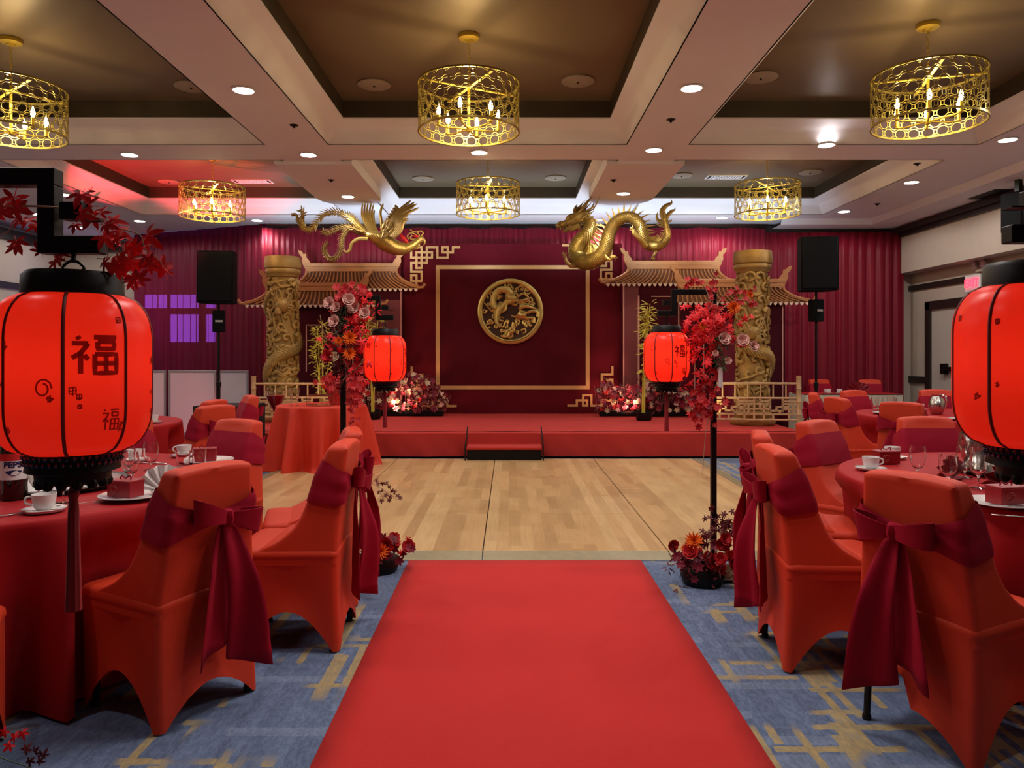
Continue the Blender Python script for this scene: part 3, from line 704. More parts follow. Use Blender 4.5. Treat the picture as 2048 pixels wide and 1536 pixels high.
# ---- pagoda facades: roof cut-outs over dark panels with thin lines
def roof_piece(root, cx, hw, zr, ze, el, er, rh=.14, nt=26, teeth=(None, None)):
    """local coords: x across, z up (absolute), y towards the wall. el/er eave overhang left/right"""
    m = MB()
    m.bbox(cx-hw-.02, cx+hw+.02, -.05, .02, zr-rh*.45, zr, .006); m.box(cx-hw+.01, cx+hw-.01, -.035, .02, zr-rh*.62, zr-rh*.45); m.bbox(cx-hw-.0, cx+hw+.0, -.05, .02, zr-rh, zr-rh*.62, .005)
    m.build('ridge', M['roof'], root, smooth=False)
    for s in (-1, 1):   # up-swept ridge finials
        pts = [(-.16, -.06), (-.06, -.12), (.02, -.02), (.06, .08), (.05, .14), (.10, .20), (.12, .27), (.06, .25), (.03, .20), (-.01, .21), (-.02, .14), (-.06, .10), (-.10, .02)]
        MB().prism([(cx+s*(hw+.0)+s*x, zr-.05+z) for x, z in (pts if s > 0 else pts[::-1])], 0, .045, M=WALL(0, .0, 0)).build('ridge_finial', M['roof'], root, smooth=False)
    zt = zr-rh
    def side(s, t):   # x of the sloping roof edge at height fraction t (0 top, 1 eave)
        over = er if s > 0 else el
        return cx+s*(hw-.02+over*(t**1.9 if over > .15 else t))
    tiles = MB()
    for i in range(nt+1):
        u = i/nt; path = []
        for k in range(7):
            t = k/6; x = side(-1, t)*(1-u)+side(1, t)*u; e = abs(2*u-1)
            lift = .05*t*t*max(0, e-.75)*4*(1 if ((er if u > .5 else el) > .15) else 0)
            path.append((x, -.02-.02*t, zt-(zt-ze)*t+lift))
        tiles.tube(path, .014, 5)
    tiles.build('tile_ribs', M['roof'], root, ang=60, kind='stuff')
    ne = 14
    MB().grid(lambda u, v: (side(-1, 1-v)*(1-u)+side(1, 1-v)*u, -.005-.01*(1-v), zt-(zt-ze)*(1-v)), 12, ne).build('roof_field', M['roofdark'], root, smooth=False)
    for s, ov in ((-1, el), (1, er)):
        if ov > .15:
            MB().tube([(side(s, t/8), -.03, zt-(zt-ze)*(t/8)+.02*(t/8)) for t in range(9)]+[(side(s, 1)+s*.07, -.03, ze+.03), (side(s, 1)+s*.11, -.03, ze+.09)], .026, 6).build('hip_edge', M['roof'], root)
    te = MB(); a = teeth[0] if teeth[0] is not None else side(-1, 1); b_ = teeth[1] if teeth[1] is not None else side(1, 1); n = int((b_-a)/.085)
    for i in range(n):
        x = a+(b_-a)*(i+.5)/n; te.prism([(x-.032, ze+.005), (x+.032, ze+.005), (x+.02, ze-.03), (x, ze-.045), (x-.02, ze-.03)], .02, .05, M=WALL(0, 0, 0))
    te.build('eave_tiles', M['roofwhite'], root, smooth=False, kind='stuff')

def lx(px, D, x0): return (px-CX)/F*D-x0
def lz(py, D): return H+(HZ-py)/F*D
def facade(name_lb, ox, D, up, lo, lines, boards, opens):
    r = empty('pagoda_facade', (ox, D, 0), 0, name_lb, 'backdrop')
    for (px0, px1, py0, py1, m, dy) in boards:
        a, b_ = lx(px0, D, ox), lx(px1, D, ox); MB().box(a, b_, dy, dy+.03, lz(py1, D), lz(py0, D)).build('wall_board', m, r, smooth=False)
    for (px0, py0, px1, py1, wd) in lines:
        a, b_ = lx(px0, D, ox), lx(px1, D, ox); z0, z1 = sorted((lz(py0, D), lz(py1, D))); h = wd/F*D/2
        MB().box(a-h, b_+h, -.015, -.002, max(z0-h, SZ+.005), z1+h).build('thin_line', M['pink'], r, smooth=False)
    rx = []
    for (pc, phw, pzr, pze, el, er, dy, tt) in (up, lo):
        q = empty('tmp', (0, 0, 0)); roots = r
        n0 = set(r.children)
        roof_piece(r, lx(pc, D, ox), phw/F*D, lz(pzr, D), lz(pze, D), el/F*D, er/F*D, teeth=tuple(None if t is None else lx(t, D, ox) for t in tt))
        for c in set(r.children)-n0: c.location.y += dy
        bpy.data.objects.remove(q)
    return r
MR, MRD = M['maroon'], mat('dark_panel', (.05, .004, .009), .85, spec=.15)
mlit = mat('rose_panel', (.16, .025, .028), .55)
zb = 824
facade('left pagoda facade of two stepped tan tiled roofs over a dark panel', -2.6, 12.55,
    (704, 92, 527, 578, 34, 44, 0, (None, None)), (634, 99, 566, 611, 44, 34, -.06, (None, None)),
    [(802, 575, 802, zb, 2), (535, 612, 535, zb, 2), (613, 650, 668, 650, 2), (613, 650, 613, 742, 2), (645, 650, 645, zb, 2), (706, 690, 706, zb, 2), (737, 600, 737, zb, 2), (568, 640, 568, zb, 2)],
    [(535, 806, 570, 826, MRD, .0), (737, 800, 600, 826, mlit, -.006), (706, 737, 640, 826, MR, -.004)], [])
facade('right pagoda facade of two stepped tan tiled roofs over a dark panel', 2.9, 12.55,
    (1346, 92, 522, 568, 46, 34, 0, (None, None)), (1459, 106, 559, 606, 3, 52, -.06, (None, None)),
    [(1247, 566, 1247, zb, 2.6), (1277, 593, 1277, zb, 3.4), (1303, 593, 1345, 593, 2), (1357, 605, 1357, zb, 2), (1389, 690, 1389, zb, 2), (1407, 650, 1407, zb, 2), (1565, 603, 1565, zb, 2)],
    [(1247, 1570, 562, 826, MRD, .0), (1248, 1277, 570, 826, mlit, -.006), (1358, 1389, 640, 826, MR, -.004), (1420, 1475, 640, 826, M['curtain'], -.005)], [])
# ================================================================= BANQUET CHAIRS
def rrect(hx, y0, y1, r, n=5, per=6):
    """closed ring of a rounded rectangle, starting at the back middle going round; returns list of (x, y)"""
    pts = []
    cor = [(hx-r, y0+r, -pi/2), (hx-r, y1-r, 0), (-hx+r, y1-r, pi/2), (-hx+r, y0+r, pi)]
    for i, (cx, cy, a0) in enumerate(cor):
        arc = [(cx+r*cos(a0+pi/2*k/n), cy+r*sin(a0+pi/2*k/n)) for k in range(n+1)]
        nx = cor[(i+1) % 4]; a1 = nx[2]; e = (nx[0]+r*cos(a1), nx[1]+r*sin(a1)); s0 = arc[-1]
        pts += arc; pts += [(s0[0]+(e[0]-s0[0])*k/per, s0[1]+(e[1]-s0[1])*k/per) for k in range(1, per)]
    return pts

def loft(mb, rings, cap0=False, cap1=True):
    n = len(rings[0]); o = []
    for r in rings: o += r
    fs = [(j*n+i, j*n+(i+1) % n, (j+1)*n+(i+1) % n, (j+1)*n+i) for j in range(len(rings)-1) for i in range(n)]
    if cap0: fs.append(tuple(range(n))[::-1])
    if cap1: fs.append(tuple((len(rings)-1)*n+i for i in range(n)))
    return mb.add(o, fs)

def interp(tab, z):
    for (z0, a), (z1, b) in zip(tab[:-1], tab[1:]):
        if z <= z1: t = max(0, (z-z0)/(z1-z0)); return a+(b-a)*t
    return tab[-1][1]
YF = [(.40, .44), (.455, .40), (.475, .345), (.50, .29), (.53, .245), (.57, .20), (.62, .165), (.68, .138), (.74, .12), (.80, .10), (.87, .072), (.96, .034)]
def back_sec(z):
    """half width, rear y, front y of the backrest section at height z"""
    t = max(0, (z-.44)/.5)
    yr = .0-.045*t**1.3
    return .222-.052*t, yr, max(interp(YF, z), yr+.07)

def chair_cover(bare=False):
    mb = MB(); rings = []
    # skirt, from the floor hem up to the seat edge; hem arches between the four feet
    for k in range(15):
        v = k/14; ring = []
        hx = .222+.004*(1-v); y0 = -.012*(1-v)**2; y1 = .462+.018*v
        for (x, y) in rrect(hx, y0, y1, .03, 4, 14):
            ex = min(1, (1-abs(x)/hx)*1.0); ey = 1-abs((y-(y0+y1)/2)/((y1-y0)/2))
            side = ey > ex; e = max(ex, ey, 0)      # 0 at the corners, 1 mid side
            e2 = max(0, (e-.13)/.87)
            arch = .006+(.185 if side else .12)*(1-(1-e2)**1.9)
            if bare and x < -.02 and y < .26: arch += .26*max(0, 1-math.hypot(x+.21, y+.0)/.30)
            z = arch+(.43-arch)*v
            pin = .020*sin(pi*min(1, v*1.05))*e2+.003*sin(26*e+7*v)*(1-v)*v*3*e2
            if side: x -= math.copysign(pin, x)
            else: y += pin if y < .22 else -pin
            ring.append((x, y, z))
        rings.append(ring)
    for z, gr in ((.437, .0045), (.446, .004), (.460, .001), (.469, -.008), (.474, -.022), (.477, -.07)):
        rings.append([(x, y, z+.004*(1-abs(x)/.2)) for x, y in rrect(.222+gr, -.0-min(gr, .001), .482+gr, .03, 4, 14)])
    loft(mb, rings)
    rings = []
    for k in range(25):
        z = .40+(.912-.40)*k/24; hw, yr, yf = back_sec(z)
        rings.append([(x, y+.010*(x/hw)**2*sm(yr, yf, y)*sm(.5, .7, z)-.012*(1-(x/hw)**2)*sm(yf, yr, y)*(-.6), z) for x, y in rrect(hw, yr, yf, .024, 4, 8)])
    for dz, gr in ((.010, .003), (.018, .010), (.023, .022), (.025, .03)):
        hw, yr, yf = back_sec(.912); rings.append([(x, y, .912+dz+.010*(1-(x/hw)**2)) for x, y in rrect(hw-gr, yr+gr*.9, yf-gr*.9, .012, 4, 8)])
    loft(mb, rings)
    return mb

def sash_parts(root, var):
    """band round the backrest, knot, two loops and two tails behind"""
    rr = random.Random(var); sg = 1 if var == 0 else -1
    n = len(rrect(.2, 0, .1, .03, 4, 8)); mb = MB(); rings = []
    for k in range(9):
        v = k/8; ring = []
        for i, _ in enumerate(range(n)):
            pass
        base0 = None
        hw, yr, yf = back_sec(.78)
        for (x, y) in rrect(hw+.008, yr-.008, yf+.008, .03, 4, 8):
            front = sm(yr, yf, y); hh = .05+.135*front+.10*(abs(x)/hw)**1.5*(1-front)
            zc = .745+.035*front; z = zc+(v-.5)*hh
            hw2, yr2, yf2 = back_sec(z); off = .011+.004*sin(v*pi)+.003*sin(v*11+x*30)*(1-.6*front)
            fx = x/(hw+.008)*(hw2+off); fy = (yr2-off)+(y-(yr-.008))/((yf+.008)-(yr-.008))*((yf2+off)-(yr2-off))
            if y < yr+.02: fy -= .012*(1-abs(x)/hw)
            ring.append((fx, fy, z))
        rings.append(ring)
    loft(mb, rings, cap1=False)
    b = mb.build('sash', M['sash'], root, ang=80)
    yk = back_sec(.74)[1]-.03
    kx = .03*sg
    MB().lathe([(0, -.035), (.022, -.028), (.03, 0), (.024, .026), (0, .034)], 12, fn=lambda r, z, a: r*(1+.15*sin(3*a))).build('bow_knot', M['sash'], b, loc=(kx, yk-.005, .742))
    for s in (-1, 1):
        L = .13+.03*rr.random(); dz = rr.uniform(-.05, .02) if s*sg > 0 else rr.uniform(.0, .06)
        pts, wd, sd = [], [], []
        for k in range(15):
            a = 2*pi*k/14; x = kx+s*(L*.5*(1-cos(a))); z = .742+dz*(1-cos(a))*.5-.01*sin(a)*0; y = yk-.004-.030*sin(a)-.01*(1-cos(a))
            pts.append((x, y, z)); wd.append(.035+.065*sin(a/2)**1.5); sd.append((s*.25*(-1 if a > pi else 1)*0+.12*s, -.15, 1))
        MB().ribbon(pts, wd, sd, .004).build('bow_loop', M['sash'], b, ang=75)
    for s in (-1, 1):
        x1 = kx+s*(.05+.03*rr.random())+.015*sg; zb_ = .15+.05*rr.random()+(.06 if s*sg < 0 else 0)
        def tf(u, v):
            t = v; z = .735+(zb_-.735)*t
            wd = .03+.15*t**.6; tw = s*(.5 if s*sg > 0 else .3)*min(1, t*2.5); x = kx+(x1-kx)*t**.8+(u-.5)*wd*cos(tw)
            hw, yr, _ = back_sec(max(z, .44)); y0_ = min(yr, -.004)-.012-.012*(1-t) - (.03*sin(pi*min(1, t*1.1)) if s*sg > 0 else .01)
            y = y0_+.012*sin(u*7+3*s+t*2)*(.4+t)-.010*s*sg-abs(sin(tw))*wd*(.5+(u-.5)*s)*(1 if s > 0 else 1)
            return (x, y, z-.03*(u-.5)*s*(t > .98)*2)
        tl = MB().grid(tf, 9, 16).build('bow_tail', M['sash'], b, ang=80)
        tl.modifiers.new('cloth_thickness', 'SOLIDIFY').thickness = .003
    return b

def leg_mb(x, y, ztop):
    return MB().tube([(x, y, .0), (x*.97, y+(.02 if y < .2 else -.015), ztop)], .0125, 8).lathe([(.016, 0), (.016, .015), (.013, .02)], 10, (x, y, 0))
def make_chair(var=0, bare=False):
    r = empty('banquet_chair', (0, 0, 0))
    chair_cover(bare).build('chair_cover', M['chair'], r, ang=50)
    for x, y in ((-.196, .022), (.196, .022), (-.19, .425), (.19, .425)): leg_mb(x, y, .42).build('leg', M['leg'], r)
    sash_parts(r, var); return r
CHR = [make_chair(0), make_chair(1), make_chair(1, True)]
used = [False]*3
CHAIRS = []
def place(x, y, fx, fy, label, group=None, v=0):
    CHAIRS.append((x, y, math.atan2(fy, fx)))
    rz = math.atan2(fy, fx)-pi/2
    if not used[v]:
        used[v] = True; c = CHR[v]; c.location = (x, y, .001); c.rotation_euler = (0, 0, rz); c['label'] = label
    else: c = dup(CHR[v], (x, y, .001), rz, label)
    c['category'] = 'chair'
    if group: c['group'] = group
    return c
GL, GR = 'chairs round the left front table', 'chairs round the right front table'
place(-1.14, 2.86, -.86, .5, 'orange-red covered chair in the left foreground with its crimson bow facing the camera', GL, 0)
place(-.79, 3.64, -1, -.02, 'covered chair seen side-on at the left edge of the red runner', GL, 0)
place(-.88, 4.26, -.95, -.25, 'covered chair just behind the side-on chair left of the runner', GL, 1)
place(-1.80, 2.16, -.42, .9, 'covered chair cut off by the bottom left picture corner', GL, 1)
place(-1.74, 4.86, -.5, -.87, 'covered chair on the far side of the left front table facing the camera', GL, 0)
place(-2.55, 4.98, .05, -1, 'covered chair hidden behind the big left lantern', GL, 0)
place(1.41, 2.62, .88, .47, 'big right foreground chair with crimson bow and one bare black leg', GR, 2)
place(1.20, 3.42, 1, -.06, 'covered chair side-on at the right edge of the red runner', GR, 1)
place(1.36, 4.08, .96, -.28, 'covered chair tucked behind the side-on chair right of the runner', GR, 0)
place(1.95, 4.78, .62, -.8, 'covered chair with broad crimson band on the far left of the right front table', GR, 0)
place(2.80, 5.06, 0, -1, 'covered chair behind the steel pitcher on the right front table', GR, 1)
place(2.42, 2.06, .25, .97, 'covered chair cut off by the bottom right picture corner', GR, 0)
BG = 'chairs round the far right table'
place(3.46, 6.62, .75, .66, 'dark red chair seen from behind with its bow at the far right table', BG, 1)
place(3.38, 8.35, .9, -.4, 'narrow side-on chair left of the far right table near the stage corner', BG, 0)
place(3.20, 7.35, .97, .1, 'dark red side-on chair between the stage and the far right table', BG, 1)
place(4.05, 8.85, .4, -.9, 'orange chair facing the camera beyond the far right table', BG, 0)
place(5.10, 8.98, -.2, -.97, 'orange chair behind the jug on the far right table', BG, 1)
place(5.92, 8.14, -.95, -.25, 'covered chair behind the right front lantern by the far table', BG, 0)
BL = 'chairs round the far left table'
place(-2.72, 6.95, -.97, .1, 'side-on chair with leaning back at the far left table near the white screens', BL, 1)
place(-2.42, 6.2, -.8, .45, 'dark backed chair beside the far left table in front of the black cube table', BL, 0)
place(-2.66, 7.75, -.85, -.5, 'small chair top peeking out by the speaker stand at the far left table', BL, 0)
place(-4.6, 7.9, .3, -.95, 'covered chair behind the far left table hidden by the lantern', BL, 1)
CK = 'chairs behind the ivory skirted table'
place(5.28, 12.80, .1, -1, 'small orange chair behind the ivory skirted table on its left half', CK, 0)
place(6.12, 12.72, -.45, -.9, 'small orange chair at the right end of the ivory skirted table', CK, 1)
# ================================================================= TABLES AND TABLEWARE
def cloth_table(x, y, R, ztop, m, label, clabel, nf=11, seed=1, flare=.10, tabcat='table', puddle=0, ph=0):
    t = empty('banquet_table', (x, y, 0), 0, label, tabcat)
    MB().lathe([(R-.02, ztop-.045), (R-.005, ztop-.04), (R-.005, ztop-.012), (R-.02, ztop-.008), (0, ztop-.008)], 48).build('tabletop', M['crown'], t)
    for k in range(4):
        a = pi/4+k*pi/2; MB().tube([(R*.55*cos(a), R*.55*sin(a), 0), (R*.5*cos(a), R*.5*sin(a), ztop-.04)], .014, 6).build('leg', M['leg'], t)
    rr = random.Random(seed); ph_ = [rr.uniform(0, 6.28) for _ in range(6)]
    # chairs pushed under the rim press the cloth inwards
    lim = [9.0]*220
    for i in range(220):
        a = 2*pi*i/220; r = R+.20
        for (qx, qy, qa) in CHAIRS:
            if math.hypot(qx-x, qy-y) > R+1: continue
            for k in range(70):
                px, py = x+r*cos(a)-qx, y+r*sin(a)-qy; f = px*cos(qa)+py*sin(qa); s_ = -px*sin(qa)+py*cos(qa)
                if -.1 < f < .515 and abs(s_) < .255: r -= .01
                else: break
        lim[i] = r if r < R+.19 else R+.20
    l2 = [min(lim[(i+k) % 220] for k in range(-2, 3)) for i in range(220)]; lim = [sum(l2[(i+k) % 220] for k in range(-3, 4))/7 for i in range(220)]
    lim = [min(a_, b_+.02) for a_, b_ in zip(lim, l2)]
    def fn(u, v):
        a = 2*pi*u
        if v < .3: r = R*(v/.3)*.995; return (r*cos(a), r*sin(a), ztop+.001*sin(a*7+r*9))
        q = (v-.3)/.7
        if q < .12: b = q/.12*pi/2; return ((R*.995+.014*sin(b))*cos(a), (R*.995+.014*sin(b))*sin(a), ztop-.014*(1-cos(b)))
        s = (q-.12)/.88; z = ztop-.014-(ztop-.014-.012)*s
        wv = sin(nf*a+ph+1.2*sin(2*a+ph_[1]))+.3*sin(2*nf*a+ph_[2]); wv = wv if wv > 0 else wv*.8
        r = R+.012+flare*(s*.25)+flare*(s**.8)*wv*.95
        r += .018*sin(31*a+2*sin(3*a+ph_[4]))*s
        if puddle and s > .93: r += puddle*(s-.93)/.07*(.5+.5*sin(a*2+ph_[3]))
        L_m = lim[int(round(u*220)) % 220]
        if L_m < r: r = r+(L_m-r)*sm(.72, .535, z)
        return (r*cos(a), r*sin(a), z)
    c = MB().grid(fn, 220, 34, cu=True).build('tablecloth', m, ang=180, label=clabel, cat='tablecloth', loc=(x, y, 0))
    return t
TL, TRt = (-2.42, 3.62), (2.78, 3.66)
cloth_table(*TL, 1.08, .748, M['cloth'], 'round banquet table under the left front red cloth', 'floor-length red cloth over the left front round table', 12, 3, .16, ph=2.4)
cloth_table(*TRt, 1.07, .748, M['cloth'], 'round banquet table under the right front red cloth', 'floor-length red cloth over the right front round table', 12, 5, .15, ph=.5)
cloth_table(-3.95, 6.75, .92, .748, M['cloth'], 'round banquet table under the far left red cloth', 'red cloth over the far left round table by the white screens', 10, 7)
cloth_table(4.62, 7.65, 1.0, .748, M['cloth'], 'round banquet table under the far right red cloth', 'red cloth over the far right round table near the door', 10, 9)
cloth_table(-2.26, 9.05, .52, .76, M['clothor'], 'small round gift table left of the stage', 'bright scarlet cloth draped over the small table left of the stage', 9, 11, .13, puddle=.13, ph=1.0)

# -- ivory skirted table at the rear right
kt = empty('skirted_table', (5.35, 11.9, 0), 0, 'long ivory pleated skirted table with red runner by the rear curtain', 'table')
MB().bbox(-.78, .72, -.33, .33, .72, .748, .006).build('tabletop', M['skirt'], kt)
def skf(u, v):
    P4 = [(-.78, -.33), (.72, -.33), (.72, .33), (-.78, .33), (-.78, -.33)]; L = [1.5, .66, 1.5, .66]; s = u*sum(L); k = 0
    while k < 3 and s > L[k]: s -= L[k]; k += 1
    f = s/L[k]; x = P4[k][0]+(P4[k+1][0]-P4[k][0])*f; y = P4[k][1]+(P4[k+1][1]-P4[k][1])*f
    o_ = .012+.014*sin(u*sum(L)*60)*(1.2-v); n_ = [(0, -1), (1, 0), (0, 1), (-1, 0)][k]
    return (x+n_[0]*o_, y+n_[1]*o_, .012+.73*v)
MB().grid(skf, 260, 5, cu=True).build('pleated_skirt', M['skirt'], kt, ang=180)
MB().bbox(-.79, .73, -.35, .2, .749, .757, .003).build('table_runner', M['cloth'], None, label='thin red runner laid on the ivory skirted table', cat='table runner', loc=(5.35, 11.9, 0))

# -- tableware prototypes (first use moves the prototype)
ZT_ = .752
class Proto:
    def __init__(s, fn, name, cat): s.fn, s.name, s.cat, s.o = fn, name, cat, None
    def put(s, x, y, label, group, rz=0, z=ZT_):
        if s.o is None: s.o = s.fn(); s.o['category'] = s.cat; o = s.o
        else: o = dup(s.o)
        o.location = (x, y, z); o.rotation_euler = (0, 0, rz); o['label'] = label
        if group: o['group'] = group
        return o
def mk_cup():
    r = empty('coffee_cup')
    MB().lathe([(0, .0), (.07, .002), (.078, .012), (.074, .012), (.05, .006), (0, .006)], 28).build('saucer', M['china'], r)
    MB().lathe([(0, .008), (.026, .008), (.036, .02), (.042, .05), (.044, .068), (.041, .068), (.036, .04), (.02, .016), (0, .016)], 26).build('cup', M['china'], r)
    MB().tube(spline([(-.040, 0, .058), (-.062, 0, .055), (-.064, 0, .035), (-.040, 0, .027)], 4), .0045, 7).build('handle', M['china'], r)
    MB().ribbon([(-.07, -.05, .016), (.0, -.062, .013), (.06, -.055, .016)], [.014, .006, .008], (0, 1, .1), .002).build('teaspoon', M['steel'], r); return r
def mk_plate():
    r = empty('dinner_plate'); MB().lathe([(0, 0), (.07, 0), (.095, .006), (.135, .016), (.134, .019), (.095, .010), (.07, .005), (0, .005)], 40).build('plate_body', M['china'], r); return r
def mk_box():
    r = empty('favor_box'); MB().bbox(-.062, .062, -.04, .04, 0, .068, .003).build('box_body', M['boxred'], r, smooth=False)
    mk = MB()
    for k in range(3):
        a0 = k*2.1; mk.tube([(-.02+.022*cos(a0+t*.45)*(1-t*.07), -.0415, .034+.02*sin(a0+t*.45)*(1-t*.07)) for t in range(8)], .0016, 4)
    mk.build('printed_emblem', M['boxmark'], r)
    MB().bbox(-.064, .064, -.042, .042, .060, .072, .003).build('lid', M['boxred'], r, smooth=False)
    MB().tube(spline([(-.03, .0, .072), (-.02, .0, .086), (.0, 0, .076), (.025, 0, .088), (.03, 0, .072)], 3), .003, 5).build('ribbon_handle', M['sash'], r); return r
def mk_fan():
    r = empty('napkin'); mb = MB()
    for k in range(7):
        a = pi*(.10+.8*k/6); a2 = pi*(.10+.8*(k+.5)/6); R_ = .105
        q = [(0, 0, .004), (R_*cos(a), -.012, .012+R_*sin(a)), (R_*1.02*cos(a2), .016, .012+R_*1.02*sin(a2))]
        mb.add(q+[(x, y+.004, z) for x, y, z in q], [(0, 1, 2), (3, 5, 4), (0, 3, 4, 1), (1, 4, 5, 2), (2, 5, 3, 0)])
        if k < 6:
            a3 = pi*(.10+.8*(k+1)/6); q = [(0, 0, .004), (R_*1.02*cos(a2), .016, .012+R_*1.02*sin(a2)), (R_*cos(a3), -.012, .012+R_*sin(a3))]
            mb.add(q+[(x, y+.004, z) for x, y, z in q], [(0, 1, 2), (3, 5, 4), (0, 3, 4, 1), (1, 4, 5, 2), (2, 5, 3, 0)])
    mb.bbox(-.05, .05, -.03, .03, 0, .012, .004)
    mb.build('folded_cloth', M['napkin'], r, smooth=False); return r
def mk_fork():
    r = empty('fork'); mb = MB().ribbon([(0, -.09, .004), (0, -.02, .004), (0, .03, .008), (0, .05, .006)], [.012, .006, .008, .024], (1, 0, 0), .002)
    for k in range(4): mb.tube([(-.0095+.0063*k, .048, .006), (-.0095+.0063*k, .095, .010)], .0016, 5)
    mb.build('fork_body', M['steel'], r); return r
def mk_knife():
    r = empty('knife'); MB().bbox(-.006, .006, -.11, -.01, .001, .008, .002).build('knife_handle', M['steel'], r)
    MB().bbox(-.008, .008, -.01, .11, .002, .004, .0008).build('blade', M['steel'], r); return r
def goblet(prof_bowl, stem_h, foot=.034, name='wine_glass'):
    r = empty(name); z0 = stem_h
    out = [(0, 0), (foot, .001), (foot, .003), (.006, .008), (.0038, .02), (.0038, z0-.012), (.010, z0)]+[(a, z0+b_) for a, b_ in prof_bowl]
    inn = [(a-.0014, z0+b_) for a, b_ in reversed(prof_bowl)]+[(.006, z0+.005), (0, z0+.004)]
    MB().lathe(out+inn, 28).build('glass_body', M['glass'], r, ang=60); return r
def mk_wine(): return goblet([(.025, .010), (.034, .03), (.037, .055), (.034, .085), (.031, .10)], .06)
def mk_water(): return goblet([(.022, .008), (.033, .03), (.038, .06), (.038, .09), (.035, .115)], .035, .036, 'water_goblet')
def mk_tumbler():
    r = empty('tumbler'); MB().lathe([(0, 0), (.030, 0), (.032, .004), (.035, .05), (.038, .09), (.0365, .09), (.033, .05), (.029, .012), (0, .010)], 28).build('glass_body', M['glass'], r, ang=60); return r
def mk_flute(): return goblet([(.012, .02), (.019, .06), (.021, .10), (.019, .13)], .075, .028, 'champagne_flute')
pC, pPl, pB, pF = Proto(mk_cup, 'coffee_cup', 'cup'), Proto(mk_plate, 'dinner_plate', 'plate'), Proto(mk_box, 'favor_box', 'gift box'), Proto(mk_fan, 'napkin', 'napkin')
pFk, pKn = Proto(mk_fork, 'fork', 'fork'), Proto(mk_knife, 'knife', 'knife')
pW, pWa, pT, pFl = Proto(mk_wine, 'wine_glass', 'glass'), Proto(mk_water, 'water_goblet', 'glass'), Proto(mk_tumbler, 'tumbler', 'glass'), Proto(mk_flute, 'champagne_flute', 'glass')
L_ = 'on the left front table'; R_ = 'on the right front table'
# left front table
pC.put(-1.81, 2.92, 'white coffee cup on saucer at the near rim of the left front table', None, .3)
pPl.put(-1.60, 3.19, 'white dinner plate under the red box in front of the left foreground chair', None)
pB.put(-1.62, 3.17, 'square red gift box with printed emblem on the near left plate', None, -.35, ZT_+.012)
ti_ = mk_fan(); ti_.children  # own copy in white tissue
ti_['category'] = 'napkin'; ti_['label'] = 'white folded tissue napkin beside the near left gift box'; ti_.location = (-1.50, 3.26, ZT_+.012); ti_.rotation_euler = (0, 0, .6)
for o_ in bpy.data.objects:
    if o_.parent == ti_: o_.data.materials[0] = M['china']
#pF.put(-1.50, 3.26, 'white folded tissue napkin beside the near left gift box', None, .6, ZT_+.012)
pFk.put(-1.735, 3.05, 'silver fork left of the near plate on the left front table', None, 2.5)
pKn.put(-1.475, 3.33, 'silver knife right of the near plate on the left front table', None, -.5)
pC.put(-1.56, 3.50, 'white coffee cup half hidden behind the left foreground chair back', None, .2)
pPl.put(-2.10, 2.80, 'white plate at the left picture edge of the left front table', None)
pF.put(-2.12, 2.86, 'burgundy fan napkin at the left picture edge', None, 0, ZT_+.005)
pKn.put(-1.93, 2.80, 'silver knife beside the white cup at the left picture edge', None, -.6)
pC.put(-2.15, 4.30, 'white cup on the far side of the left front table right of the lantern base', None, 1.5)
pC.put(-1.95, 4.50, 'white cup beside the red box at the far rim of the left front table', None, 0)
pPl.put(-1.70, 4.25, 'white plate under the red box at the far right rim of the left front table', None)
pB.put(-1.72, 4.24, 'red gift box at the far right rim of the left front table', None, .3, ZT_+.012)
pKn.put(-2.0, 4.20, 'silver knife at the far rim of the left front table', None, 1.2)
pWa.put(-1.90, 3.98, 'clear stemmed water goblet right of the left lantern base', None)
pWa.put(-2.02, 3.22, 'tall clear goblet left of the lantern base near the soda bottle', None)
pW.put(-1.83, 3.08, 'small wine glass behind the near white cup on the left front table', None)
pW.put(-1.74, 3.45, 'small wine glass behind the near red box on the left front table', None)
pT.put(-1.76, 4.05, 'clear straight tumbler right of the stemmed goblet on the left front table', None)
pT.put(-1.70, 4.12, 'clear tumbler nearest the far red box on the left front table', None)
pT.put(-1.93, 3.52, 'clear tumbler just right of the lantern base', None)
pW.put(-1.86, 3.66, 'wine glass standing between the tumblers and the far cup', None)
# lazy susan style tray with shallow bowl
tr = empty('serving_tray', (-2.12, 3.50, ZT_), 0, 'round glass-topped tray with dark rim in the middle of the left front table', 'tray')
MB().lathe([(0, .004), (.30, .004), (.32, .010), (.325, .020), (.31, .022), (.29, .016), (0, .016)], 48).build('tray_body', M['black'], tr)
MB().lathe([(0, .017), (.285, .017), (.285, .020), (0, .020)], 48).build('mirror_top', M['steel'], tr)
tr2 = empty('serving_tray', (2.65, 3.85, ZT_), 0, 'round dark-rimmed tray beneath the pitcher on the right front table', 'tray')
for c in tr.children: dup(c, parent=tr2)
